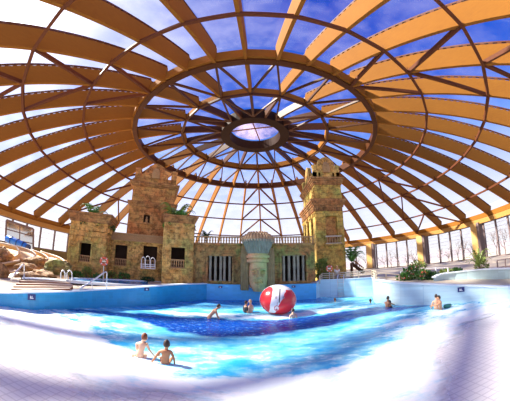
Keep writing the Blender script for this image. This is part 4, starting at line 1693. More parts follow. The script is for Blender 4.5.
for i in range(1, 5):
    d = (pts[i] - pts[i - 1]).normalized()
    o2.tube([pts[i] - pts[0] - d * 0.07, pts[i] - pts[0] + d * 0.0], 0.42, 14)
o2.build('flange', M['sign_blue'], o)
MB().beam(pts[2] - pts[0] - Vector((0, 0, 0.3)), Vector((pts[2].x - pts[0].x, pts[2].y - pts[0].y, 1.0 - pts[0].z)), 0.15, 0.15).build('support', M['chrome'], o)

# ------------------------------------------------------------------ planting
def leafy(mb, c, R, n, size, seed, up=0.3, flat=False, droop=0.0):
    """loose leaves: bent pairs of quads scattered through a rounded volume"""
    rng = random.Random(seed)
    for _ in range(n):
        while True:
            p = Vector((rng.uniform(-1, 1), rng.uniform(-1, 1), rng.uniform(-1, 1)))
            if 0.15 < p.length < 1:
                break
        q = Vector((c[0] + p.x * R[0], c[1] + p.y * R[1], c[2] + p.z * R[2]))
        d = (p.normalized() + Vector((rng.uniform(-.6, .6), rng.uniform(-.6, .6), up + rng.uniform(-.4, .4)))).normalized()
        s = d.cross(Vector((rng.uniform(-1, 1), rng.uniform(-1, 1), rng.uniform(-1, 1)))).normalized()
        L, W = size * rng.uniform(0.6, 1.3), size * rng.uniform(0.2, 0.4)
        m_ = q + d * L * 0.5 + s.cross(d) * L * 0.1
        e = q + d * L + Vector((0, 0, -droop * L))
        mb.add([q, m_ + s * W, e, m_ - s * W], [(0, 1, 2), (0, 2, 3)])


def frond_pts(o, az, L, rise, n=8):
    d = Vector((math.cos(az), math.sin(az), 0))
    return [o + d * (L * t) + Vector((0, 0, rise * math.sin(t * PI * 0.62) * L - 0.28 * L * t * t)) for t in [i / n for i in range(n + 1)]]


def frond(mb, o, az, L, rise, lw=0.28, n=9):
    P = frond_pts(o, az, L, rise, n)
    side = Vector((-math.sin(az), math.cos(az), 0))
    for i in range(1, n + 1):
        w_ = lw * L * math.sin(PI * (0.12 + 0.85 * i / n))
        for s in (-1, 1):
            base_ = P[i - 1].lerp(P[i], 0.5)
            tip = base_ + side * s * w_ + (P[i] - P[i - 1]) * 0.9 - Vector((0, 0, 0.25 * w_))
            mb.add([P[i - 1], tip, P[i]], [(0, 1, 2)])
    mb.tube(P, [0.015 * L] * len(P), 4, False)


def palm(name, loc, h, nf, L, label, seed, mt='leaf', group=None, rise=0.75, trunk=True, lw=0.28):
    rng = random.Random(seed)
    T = empty(name, tuple(loc), 0, label, 'plant', group)
    if trunk:
        MB().tube([(0, 0, -0.05), (0.03 * h, 0, h * 0.5), (0, 0, h)], [0.07, 0.055, 0.05], 7).build('trunk', M['bark'], T)
    mb = MB()
    for i in range(nf):
        frond(mb, Vector((0, 0, h)), 2 * PI * i / nf + rng.uniform(-.3, .3), L * rng.uniform(0.75, 1.15), rise * rng.uniform(0.6, 1.4), lw)
    mb.build('foliage', M[mt], T)
    return T


def bush(name, loc, R, n, size, label, seed, mt='leaf', group=None, flowers=0, cat='plant'):
    T = empty(name, tuple(loc), 0, label, cat, group)
    rng = random.Random(seed)
    st = MB()
    for i in range(5):
        a = rng.uniform(0, 6.28)
        st.tube([(0, 0, -0.05), (0.35 * R[0] * math.cos(a), 0.35 * R[1] * math.sin(a), R[2]), (0.7 * R[0] * math.cos(a), 0.7 * R[1] * math.sin(a), R[2] * 1.6)], [0.03, 0.02, 0.01], 5)
    st.build('stem', M['bark'], T)
    mb = MB()
    leafy(mb, (0, 0, R[2]), R, n, size, seed)
    mb.build('foliage', M[mt], T)
    if flowers:
        fb = MB()
        for i in range(flowers):
            a, k = rng.uniform(0, 6.28), rng.uniform(0.3, 0.95)
            fb.ball((R[0] * k * math.cos(a), -abs(R[1] * k * math.sin(a)), R[2] * (1 + rng.uniform(-.4, .9))), 0.05, 6, 4)
        fb.build('blossom', M['flower'], T)
    return T


def onframe(F, s, t, z):
    return F.o + F.u * s + F.w * t + Vector((0, 0, z - F.o.z))


# plants on the pavilion roofs
s0, s1, zt, dp = LP
for i, (s, t, k, mt, L) in enumerate(((0.5, 0.5, 'b', 'leaf', 0), (1.0, 0.3, 'b', 'leaf_dark', 0), (1.5, 0.6, 'p', 'leaf', 0.9), (1.95, 0.35, 'b', 'leaf', 0), (2.4, 0.4, 'b', 'leaf_yellow', 0),
                                     (s1 - 0.3, 1.3, 'b', 'leaf_dark', 0), (s1 - 0.3, 2.1, 'b', 'leaf', 0))):
    p = onframe(FL, s0 + s if s < 2.45 else s, t, zt)
    w_ = ['leftmost', 'second from the left', 'tall, with broad arching leaves', 'low, just right of the tall broad-leaved one', 'at the front corner', 'behind the front corner along the right side', 'rearmost along the right side'][i]
    if k == 'b':
        bush('potted_shrub', p, (0.40, 0.32, 0.20), 190, 0.22, 'small green shrub on the left pavilion roof, ' + w_, 50 + i, mt, 'shrubs on the left pavilion roof')
    else:
        palm('broad_leaf_plant', p, 0.45, 8, 1.05, 'broad-leaved green plant standing tallest on the left pavilion roof', 57, 'leaf', None, 1.1, True, 0.42)
s0, s1, zt, dp = RP
for i, (s, t, k) in enumerate(((0.35, 0.35, 'b'), (0.8, 0.6, 'p'), (1.25, 0.3, 'p2'), (1.6, 0.5, 'b2'), (s1 - s0 - 0.25, 0.9, 'b3'))):
    p = onframe(FL, s0 + s, t, zt)
    if k == 'p':
        palm('potted_palm', p, 0.6, 13, 1.3, 'tall bright palm on the right pavilion roof, beside the tower', 61, 'leaf_yellow', 'palms on the right pavilion roof', 1.0)
    elif k == 'p2':
        palm('potted_palm', p, 0.4, 12, 1.15, 'lower arching palm on the right pavilion roof, nearer the long wall', 62, 'leaf', 'palms on the right pavilion roof', 0.9)
    else:
        bush('potted_shrub', p, (0.40, 0.32, 0.22), 190, 0.22, 'small green shrub on the right pavilion roof, ' + {'b': 'at its left end', 'b2': 'before the palms', 'b3': 'on its right side edge'}[k], 63 + i,
             'leaf_dark' if k == 'b3' else 'leaf', 'shrubs on the right pavilion roof')
p = ondist(206, 238, 21.5)
palm('fan_palm', (p.x, p.y, 1.1), p.z - 1.1 - 0.1, 12, 0.8, 'palm crown showing above the long wall just right of the right pavilion', 71, 'leaf_dark', None, 0.8)

# shrubs at the temple's foot
for i, (u, v, t, R, mt, lab) in enumerate((
        (77, 276, -0.45, (0.35, 0.25, 0.22), 'leaf', 'low green bush at the foot of the left pavilion, below its opening'),
        (87, 272, -0.3, (0.40, 0.22, 0.42), 'leaf_yellow', 'yellow-green bush against the left pavilion wall, left of the life ring'),
        (98, 275, -0.45, (0.35, 0.25, 0.2), 'leaf', 'small green bush just left of the life ring post'),
        (112, 273, 0.9, (0.38, 0.25, 0.3), 'leaf_yellow', 'yellow-green bush in the recess just right of the life ring'),
        (124, 273, 1.3, (0.45, 0.2, 0.26), 'leaf', 'green bush under the first wing opening'),
        (148, 276, 1.1, (0.55, 0.2, 0.14), 'leaf_dark', 'low dark green hedge under the second wing opening'))):
    s, z = FL.px(u, v, t)
    p = onframe(FL, s, t, 0)
    p.z = dz(p.x, p.y, 1.0)
    R = (R[0], R[1], max(R[2], 0.12))
    bush('bush', p, R, 220, 0.16, lab, 80 + i, mt, 'bushes at the foot of the left temple')
p = ondist(322, 262, 20.0)
bush('climbing_bush', (p.x, p.y, dz(p.x, p.y, 1.2)), (0.62, 0.35, 0.85), 650, 0.2, 'big green-yellow bush at the foot of the right tower, behind the life ring', 91, 'leaf_yellow')
p = ondist(352, 262, 22.5)
palm('palm', (p.x, p.y, 1.2), p.z - 1.2, 14, 1.25, 'palm with bluish green fronds just right of the right temple tower', 92, 'leaf', None, 0.9)
for i, (u, v, D, R, mt, fl_, lab) in enumerate((
        (404, 277, 16.6, (0.5, 0.4, 0.2), 'leaf', 10, 'flowering low bush at the left end of the planting behind the right pool wall'),
        (411, 272, 17.2, (0.6, 0.5, 0.42), 'leaf', 8, 'medium bush with reddish blossom left of the tallest plant on the right'),
        (418, 266, 17.6, (0.62, 0.5, 0.62), 'leaf_yellow', 4, 'tallest yellow-green bush in front of the second timber column'),
        (424, 274, 16.6, (0.55, 0.4, 0.28), 'leaf', 12, 'bush with red flowers at the foot of the tallest plant on the right'),
        (433, 276, 16.4, (0.4, 0.4, 0.2), 'leaf_dark', 0, 'dark low bush against the left end of the curved planter wall'),
        (446, 271, 18.2, (0.6, 0.4, 0.14), 'leaf_yellow', 0, 'low green strip of plants behind the left part of the curved planter wall'),
        (456, 270, 18.6, (0.5, 0.4, 0.12), 'leaf', 0, 'low green plants behind the middle of the curved planter wall'),
        (481, 262, 18.0, (0.5, 0.4, 0.55), 'leaf_yellow', 0, 'upright yellow-green bush in front of the widest column at right'))):
    p = ondist(u, v, D)
    b0 = dz(p.x, p.y, 1.2)
    h = max(0.15, p.z - b0)
    bush('bush', (p.x, p.y, b0), (R[0], R[1], max(R[2], h * 0.62)), 330, 0.17, lab, 100 + i, mt, 'bushes behind the right pool wall', fl_)
palm('arching_plant', (lambda p: (p.x, p.y, dz(p.x, p.y)))(ondist(479, 268, 17.6)), 0.5, 12, 1.0, 'plant with thin arching pale leaves beside the widest column at right', 120, 'leaf_yellow', None, 1.0, True, 0.12)

# ------------------------------------------------------------------ right-hand planter wall and step
pl = [ondist(u, v, D) for u, v, D in ((433.5, 278, 15.4), (438, 275.5, 15.6), (444, 274, 15.8), (455, 272.6, 16.0), (467, 271.2, 16.0), (480, 270, 15.8), (495, 269.2, 15.4), (512, 269, 15.0), (530, 269, 14.4))]
O = Vector((pl[0].x, pl[0].y, 0.9))
T = empty('planter_wall', tuple(O), 0, 'curved pale blue planter wall set back above the right pool wall', 'wall')
a, b_, c_, d_ = [], [], [], []
for i, p in enumerate(pl):
    n_ = Vector((p.x, p.y, 0)).normalized()
    a.append(tuple(Vector((p.x, p.y, 0.4)) - O)); b_.append(tuple(p - O)); c_.append(tuple(p + n_ * 0.3 - O)); d_.append(tuple(Vector((p.x, p.y, 0.4)) + n_ * 0.3 - O))
MB().grid([a, b_, c_, d_, a]).build('body', tile_mat('planter_tile', (0.46, 0.62, 0.66), (0.38, 0.52, 0.56), 0.16), T)
mb = MB()
for i in range(len(pl) - 1):
    mb.beam(Vector(b_[i]).lerp(Vector(c_[i]), 0.5) + Vector((0, 0, 0.02)), Vector(b_[i + 1]).lerp(Vector(c_[i + 1]), 0.5) + Vector((0, 0, 0.02)), 0.4, 0.06)
mb.build('coping', M['coping'], T)

# ------------------------------------------------------------------ railings
def railing(path, h, label, mt, rails=(0.35, 0.68, 1.0), step=1.1, group=None, r=0.035):
    O = Vector(path[0])
    T = empty('railing', tuple(O), 0, label, 'railing', group)
    for k in rails:
        MB().tube([Vector(p) - O + Vector((0, 0, h * k)) for p in path], r, 6).build('rail', mt, T)
    for i in range(len(path) - 1):
        a, b_ = Vector(path[i]), Vector(path[i + 1])
        n = max(1, round((b_ - a).length / step))
        for k in range(n + (1 if i == len(path) - 2 else 0)):
            p = a.lerp(b_, k / n) - O
            MB().beam(p - Vector((0, 0, 0.12)), p + Vector((0, 0, h)), 0.07, 0.07, (1, 0, 0)).build('post', mt, T)
    return T


def rim_pt(u, vtop, D, h):
    p = ondist(u, vtop, D)
    return Vector((p.x, p.y, p.z - h))


railing([(4.75, 17.9, 1.2), (5.15, 18.7, 1.33), (8.2, 16.3, 1.4)], 0.46, 'tan post and rail fence along the pool edge in front of the right tower', M['rail_tan'])
railing([(8.1, 16.0, 1.36), (7.25, 13.75, 1.36)], 0.5, 'tan fence running toward the viewer along the right bay of the pool', M['rail_tan'])
railing([rim_pt(u, v, D, 0.55) for u, v, D in ((375, 273, 15.4), (386, 273.5, 15.6), (399, 274.5, 15.8))], 0.55, 'short tan fence beside the flowering bushes, behind the right pool wall', M['rail_tan'], (0.3, 0.6, 1.0), 0.8)
railing([rim_pt(u, v, D, 0.7) for u, v, D in ((401, 271.5, 17.5), (418, 269, 17.4), (436, 268, 17.2), (448, 268, 17.2))], 0.7, 'thin pale railing passing through the tall bushes on the right', M['white_paint'], (0.5, 1.0), 1.3, r=0.025)
railing([rim_pt(u, v, D, 0.9) for u, v, D in ((497, 260.5, 18), (505, 259, 18), (515, 258, 18))], 0.9, 'dark looped railing at the right picture edge, above the planter wall', M['column_dark'], (0.5, 1.0), 0.8, r=0.03)

# wooden ramp next to the palm
P0, P1 = ondist(351, 263, 23), ondist(364, 273, 23)
T = empty('wooden_stair', tuple(Vector((P0.x, P0.y, 1.15))), 0, 'brown wooden stair descending to the right beside the palm', 'stair')
O = Vector((P0.x, P0.y, 1.15))
for k in (0, 0.9):
    off = Vector((P0.x, P0.y, 0)).normalized() * k
    MB().beam(P0 - O + off, P1 - O + off, 0.12, 0.3).build('stringer', M['beam_dark'], T)
    MB().beam(P0 - O + off + Vector((0, 0, 0.45)), P1 - O + off + Vector((0, 0, 0.45)), 0.08, 0.08).build('handrail', M['glulam'], T)
for i in range(7):
    p = P0.lerp(P1, (i + 0.5) / 7) - O
    off = Vector((P0.x, P0.y, 0)).normalized()
    MB().beam(p, p + off * 0.9, 0.28, 0.06).build('tread', M['glulam'], T)
    MB().beam(p, p + Vector((0, 0, 0.45)), 0.05, 0.05, (1, 0, 0)).build('baluster', M['beam_dark'], T)
MB().beam(P0 - O, Vector((0, 0, 0)), 0.14, 0.14, (1, 0, 0)).build('post', M['beam_dark'], T)

# chrome handrail on the left wall
hp = [ondist(u, v, D) for u, v, D in ((79, 289.5, 12.3), (84, 286, 12.45), (95, 279, 12.8), (103, 273.2, 13.1), (106, 271.6, 13.2), (107, 273, 13.2), (106.5, 288.5, 13.2))]
o = MB().tube([p - hp[0] for p in hp], 0.036, 8).build('handrail', M['chrome'], None, smooth=True)
o.location = hp[0]
tag(o, 'steel handrail sloping up over the left pool wall below the life ring', 'handrail')
o = MB().tube([ondist(u, v, D) - hp[0] for u, v, D in ((92, 281, 12.7), (92.3, 289.5, 12.7))], 0.03, 6).build('post', M['chrome'], o)
hp = [ondist(u, v, D) for u, v, D in ((11, 280, 13.6), (16, 272, 13.8), (22, 265.5, 14), (24, 264, 14), (24.3, 266, 14), (24, 279, 14))]
o = MB().tube([p - hp[0] for p in hp], 0.04, 8).build('handrail', M['chrome'], None, smooth=True)
o.location = hp[0]
tag(o, 'thin steel handrail rising at the far left end of the seating steps', 'handrail')


def hoop(u0, u1, vb, vt, D, label, nm='ladder_rail', grp='white looped ladder rails', off=0.35):
    a, b_ = ondist(u0, vb, D), ondist(u1, vb, D + 0.1)
    ta, tb = ondist(u0, vt + 1.5, D), ondist(u1, vt + 1.5, D + 0.1)
    top = ondist((u0 + u1) / 2, vt, D)
    T = empty(nm, tuple(a), 0, label, 'ladder rail', grp)
    dpt = Vector((a.x, a.y, 0)).normalized() * off
    for k in (0, 1):
        MB().tube([p - a + dpt * k for p in (a, ta.lerp(a, 0.12), ta.lerp(top, 0.45) + Vector((0, 0, 0.01)), top, tb.lerp(top, 0.45) + Vector((0, 0, 0.01)), tb.lerp(b_, 0.12), b_)], 0.03, 7).build('loop', M['white_paint'], T, smooth=True)
    return T


hoop(60.8, 65, 282, 270.5, 15.0, 'white looped rail, the left one of the pair left of the left pavilion')
hoop(67, 72, 282.5, 270.5, 14.8, 'white looped rail, the right one of the pair left of the left pavilion')
hoop(141.5, 145, 267.5, 257, 18.6, 'white looped rail in front of the second wing opening, its left loop')
hoop(145.5, 150, 268, 256, 18.55, 'white looped rail in front of the second wing opening, its middle loop')
hoop(150.5, 155, 268, 257.5, 18.5, 'white looped rail in front of the second wing opening, its right loop')
o = None
DW = 18.55
A, B = ondist(140.5, 264, DW + 0.1), ondist(155.5, 265, DW - 0.15)
T = empty('slatted_rack', tuple(A), 0, 'white slatted rack carrying the looped rails before the second wing opening', 'rack')
O = A
for k in (0, 0.14, 0.28):
    MB().beam(A - O + Vector((0, 0, -k)), B - O + Vector((0, 0, -k)), 0.06, 0.05).build('slat', M['white_paint'], T)
for q in (0.02, 0.5, 0.98):
    p = A.lerp(B, q) - O
    MB().beam(p, p + FL.w * 0.9, 0.05, 0.05).build('bracket', M['white_paint'], T)

# pool ladder on the back right wall
T = None
pa, pb = Vector((6.05, 17.62, 0)), Vector((6.42, 17.35, 0))
T = empty('pool_ladder', tuple(pa), 0, 'steel ladder on the pale wall below the life ring at the right tower', 'ladder')
for p in (pa, pb):
    q = p - pa
    MB().tube([q + Vector((0, 0, -0.4)), q + Vector((0, 0, 1.62)), q + Vector((0.12, 0.2, 1.72)), q + Vector((0.25, 0.4, 1.4))], 0.03, 7).build('side_rail', M['chrome'], T, smooth=True)
for i in range(7):
    z = -0.2 + i * 0.26
    MB().beam(Vector((0, 0, z)), pb - pa + Vector((0, 0, z)), 0.1, 0.035).build('rung', M['chrome'], T)


# ------------------------------------------------------------------ life rings
def life_ring(c, R, face, label, post=None):
    """ring standing upright facing 'face', white bands, grab rope"""
    T = empty('life_ring', tuple(c), face, label, 'life ring', 'life rings')
    n, m_ = 40, 10
    r = R * 0.27

    def torus(a0, a1, rr, mt, name, steps):
        rows = []
        for i in range(steps + 1):
            a = a0 + (a1 - a0) * i / steps
            rows.append([((R - r + rr * math.cos(2 * PI * k / m_)) * math.cos(a), rr * math.sin(2 * PI * k / m_), (R - r + rr * math.cos(2 * PI * k / m_)) * math.sin(a)) for k in range(m_ + 1)])
        return MB().grid(rows).build(name, mt, T, smooth=True)
    torus(0, 2 * PI, r, M['rope_red'], 'ring', n)
    for k in range(4):
        a = PI / 4 + k * PI / 2
        torus(a - 0.09, a + 0.09, r * 1.06, M['white_paint'], 'band', 5)
    if post:
        MB().tube([(0, r + 0.03, R), (0, r + 0.03, -post)], 0.035, 6).build('post', M['chrome'], T)
        MB().beam((-R * 0.5, r + 0.02, 0), (R * 0.5, r + 0.02, 0), 0.05, 0.05).build('hook', M['chrome'], T)
    return T


c = ondist(104, 261.3, 17.2)
life_ring(c, 0.30, rad(-33 + 60) * 0 + rad(33), 'orange-red life ring with pale bands on a post before the left pavilion', c.z - dz(c.x, c.y))
c = ondist(329.3, 268.6, 19.3)
life_ring(c, 0.27, rad(-15), 'orange-red life ring on a post at the foot of the right tower', c.z - dz(c.x, c.y, 1.3))

# ------------------------------------------------------------------ small blue signs with a white mark
def sign(c, wd, hd, nrm, label):
    nrm = Vector(nrm).normalized()
    rz = math.atan2(-nrm.x, -nrm.y) * -1
    T = empty('sign', tuple(c), rz, label, 'sign', 'small blue signs on the pool walls')
    MB().box(-wd / 2, wd / 2, -0.04, 0.0, -hd / 2, hd / 2).build('panel', M['sign_blue'], T)
    mb = MB()
    mb.prism([(-wd * 0.24, -hd * 0.24), (wd * 0.22, -hd * 0.24), (wd * 0.22, -hd * 0.12), (wd * 0.08, -hd * 0.1), (wd * 0.08, hd * 0.22), (wd * 0.02, hd * 0.22), (wd * 0.02, -hd * 0.1),
              (-wd * 0.06, -hd * 0.1), (-wd * 0.06, hd * 0.08), (-wd * 0.1, hd * 0.24), (-wd * 0.18, hd * 0.24), (-wd * 0.22, hd * 0.08)], -0.05, -0.04)
    mb.build('pictogram', M['white_paint'], T)


def on_outline(pts, u, v):
    """where the view ray meets the wall band given by the outline"""
    d = ray(u, v)
    for i in range(len(pts) - 1):
        a, b_ = Vector(pts[i][:2]), Vector(pts[i + 1][:2])
        e = b_ - a
        den = d.x * e.y - d.y * e.x
        if abs(den) < 1e-9:
            continue
        t = (a.x * e.y - a.y * e.x) / den
        k = (a.x * d.y - a.y * d.x) / den
        if t > 0 and 0 <= k <= 1:
            nn_ = Vector((e.y, -e.x)).normalized()
            if nn_.dot(Vector((d.x, d.y))) > 0:
                nn_ = -nn_
            return Vector((d.x * t, d.y * t, EYE + d.z * t)) + Vector((nn_.x, nn_.y, 0)) * 0.01, (nn_.x, nn_.y, 0)
    return None


for pts_, u, v, wd, hd, lab in ((left_s, 31.5, 297, 0.34, 0.24, 'dark blue sign with white mark on the left wall near the seating steps'),
                                (left_s, 146.5, 289.2, 0.30, 0.17, 'dark blue sign near the top of the left wall, below the wing'),
                                (back_w, 220.5, 287, 0.26, 0.15, 'dark blue sign on the back wall below the left barred opening'),
                                (back_w, 293.5, 286.5, 0.26, 0.15, 'dark blue sign on the back wall right of the beach ball'),
                                (right_s, 461, 289.5, 0.34, 0.22, 'dark blue sign with white marks on the right pool wall')):
    h = on_outline(pts_, u, v)
    if h:
        sign(h[0], wd, hd, h[1], lab)

# ------------------------------------------------------------------ beach ball
BD = 12.6
bc = ondist(278, 299.8, BD)
px_m = (ondist(288, 300, BD) - ondist(268, 300, BD)).length / 20
RX, RZ = 18.2 * px_m, 15.2 * px_m
m, N = mat('beach_ball_vinyl')
tcn = N.new('ShaderNodeTexCoord').outputs['Object']
sp = N.new('ShaderNodeSeparateXYZ', i_0=tcn)
X = N.math('DIVIDE', sp.outputs[0], RX)
Z = N.math('DIVIDE', sp.outputs[2], RZ)
nz = N.noise(3.5, 5, tcn)
# white gore in the middle, tilted to the lower left, opening upward
cxm = N.math('MULTIPLY', N.math('SUBTRACT', Z, 0.6), 0.20)
dx = N.math('ABSOLUTE', N.math('SUBTRACT', X, cxm))
wid = N.math('ADD', 0.17, N.math('MULTIPLY', N.math('ADD', Z, 0.6), 0.13))
white = N.math('LESS_THAN', N.math('SUBTRACT', dx, N.math('MULTIPLY', N.math('SUBTRACT', nz, 0.5), 0.22)), wid)
topc = N.math('GREATER_THAN', N.math('ADD', Z, N.math('MULTIPLY', X, 0.12)), 0.80)
white = N.math('MAXIMUM', white, topc)
white = N.math('MULTIPLY', white, N.math('GREATER_THAN', Z, -0.78))
white = N.math('MAXIMUM', white, N.math('LESS_THAN', Z, -0.9))
yb_ = N.math('LESS_THAN', sp.outputs[1], RX * 0.3)
c = N.mix(white, (0.74, 0.03, 0.04, 1), N.mix(nz, (0.85, 0.84, 0.86, 1), (0.72, 0.70, 0.74, 1)))


def inrect(cx, cz, sx, sz):
    a_ = N.math('LESS_THAN', N.math('ABSOLUTE', N.math('SUBTRACT', X, cx)), sx)
    b2 = N.math('LESS_THAN', N.math('ABSOLUTE', N.math('SUBTRACT', Z, cz)), sz)
    return N.math('MULTIPLY', N.math('MULTIPLY', a_, b2), yb_)


def inell(cx, cz, sx, sz):
    a_ = N.math('POWER', N.math('DIVIDE', N.math('SUBTRACT', X, cx), sx), 2.0)
    b2 = N.math('POWER', N.math('DIVIDE', N.math('SUBTRACT', Z, cz), sz), 2.0)
    return N.math('MULTIPLY', N.math('LESS_THAN', N.math('ADD', a_, b2), 1.0), yb_)


c = N.mix(inrect(0.06, 0.40, 0.03, 0.42), c, (0.03, 0.03, 0.04, 1))
c = N.mix(inell(-0.12, 0.28, 0.06, 0.09), c, (0.45, 0.40, 0.43, 1))
c = N.mix(inell(0.26, 0.30, 0.05, 0.08), c, (0.45, 0.25, 0.28, 1))
c = N.mix(inell(-0.05, -0.40, 0.14, 0.20), c, (0.62, 0.12, 0.14, 1))
c = N.mix(inell(-0.05, -0.40, 0.10, 0.15), c, (0.82, 0.70, 0.72, 1))
c = N.mix(inell(-0.05, -0.48, 0.06, 0.07), c, (0.40, 0.10, 0.14, 1))
c = N.mix(inrect(-0.04, -0.12, 0.015, 0.12), c, (0.40, 0.2, 0.22, 1))
b = N.new('ShaderNodeBsdfPrincipled')
N.set(b, 'Base Color', c)
b.inputs['Roughness'].default_value = 0.25
finish(N, b.outputs[0])
mb = MB().ball((0, 0, 0), (RX, RX, RZ), 48, 28)
ball = mb.build('beach_ball', m, None, smooth=True)
ball.location = bc
ball.rotation_euler = (0, rad(4), rad(-5))
tag(ball, 'huge red and white inflatable beach ball floating in the pool', 'beach ball')
rows = []
for i in range(33):
    a = 2 * PI * i / 32
    rows.append([(RX * 1.0 * math.cos(a) * (1 + 0.02 * math.cos(q)), RX * 0.12 * 0 + 0.03 * math.sin(q), RZ * math.sin(a) * (1 + 0.02 * math.cos(q))) for q in [2 * PI * k / 8 for k in range(9)]])
MB().grid(rows).build('seam', M['white_paint'], ball, smooth=True)


# ------------------------------------------------------------------ people
def skin_chain_mesh(joints, edges, radii, root_i, name, sub=1):
    me = bpy.data.meshes.new(name)
    bm = bmesh.new()
    lay = bm.verts.layers.skin.verify()
    vs = [bm.verts.new(j) for j in joints]
    for a, b_ in edges:
        bm.edges.new((vs[a], vs[b_]))
    for i, v in enumerate(vs):
        r = radii[i]
        v[lay].radius = r if isinstance(r, tuple) else (r, r)
        v[lay].use_root = (i == root_i)
    bm.to_mesh(me)
    bm.free()
    o = bpy.data.objects.new(name, me)
    COL.objects.link(o)
    sm = o.modifiers.new('s', 'SKIN')
    sm.use_smooth_shade = True
    ss = o.modifiers.new('u', 'SUBSURF')
    ss.levels = sub
    ss.render_levels = sub
    dg = bpy.context.evaluated_depsgraph_get()
    me2 = bpy.data.meshes.new_from_object(o.evaluated_get(dg))
    bpy.data.objects.remove(o)
    return me2


POSES = {
    'stand': dict(chest=(0, .02, .30), neck=(0, .03, .50), head=(0, .05, .66), sh=(.17, .02, .44), el=((-.25, .0, .18), (.25, .0, .18)), ha=((-.24, .14, -.04), (.24, .14, -.04)),
                  kn=((-.11, .02, -.44), (.11, .02, -.44)), ft=((-.12, -.03, -.86), (.12, -.03, -.86)), look=(0, 1, 0)),
    'reach': dict(chest=(0, .04, .30), neck=(0, .07, .50), head=(0, .11, .66), sh=(.17, .04, .44), el=((-.2, .26, .34), (.2, .26, .34)), ha=((-.1, .48, .30), (.1, .48, .30)),
                  kn=((-.11, .04, -.44), (.11, .04, -.44)), ft=((-.12, -.03, -.86), (.12, -.03, -.86)), look=(0, 1, -.1)),
    'lean': dict(chest=(0, .22, .24), neck=(0, .36, .38), head=(0, .48, .50), sh=(.17, .32, .33), el=((-.22, .40, .08), (.22, .42, .06)), ha=((-.16, .50, -.16), (.2, .54, -.16)),
                 kn=((-.14, .16, -.42), (.14, .05, -.43)), ft=((-.14, -.02, -.84), (.14, -.1, -.84)), look=(0, 1, -.2)),
    'crouch': dict(chest=(0, .16, .27), neck=(0, .22, .46), head=(0, .27, .62), sh=(.16, .2, .40), el=((-.24, .26, .16), (.24, .26, .16)), ha=((-.2, .48, .10), (.2, .48, .10)),
                   kn=((-.17, .38, -.04), (.17, .38, -.04)), ft=((-.15, .12, -.40), (.15, .12, -.40)), look=(0, 1, 0)),
    'sit': dict(chest=(0, .03, .27), neck=(0, .05, .46), head=(0, .07, .61), sh=(.16, .03, .40), el=((-.23, -.03, .18), (.23, -.03, .18)), ha=((-.25, .05, -.04), (.25, .05, -.04)),
                kn=((-.12, .38, .03), (.12, .38, .03)), ft=((-.12, .76, -.06), (.12, .76, -.06)), look=(0, 1, 0)),
    'kneel_right': dict(chest=(.06, .06, .28), neck=(.11, .08, .46), head=(.17, .10, .60), sh=(.16, .07, .40), el=((-.10, .16, .18), (.31, .10, .20)), ha=((-.04, .30, .04), (.45, .14, .0)),
                        kn=((-.16, .30, -.02), (.16, .30, -.02)), ft=((-.20, -.1, -.05), (.20, -.1, -.05)), look=(.3, 1, 0)),
    'prop': dict(chest=(-.0, .06, .27), neck=(.03, .05, .46), head=(.05, .06, .61), sh=(.16, .05, .40), el=((-.30, .02, .20), (.26, .0, .20)), ha=((-.44, .05, .0), (.27, .02, -.04)),
                 kn=((-.16, .36, .06), (.12, .38, .03)), ft=((-.30, .62, -.04), (.12, .76, -.04)), look=(.1, 1, 0)),
}


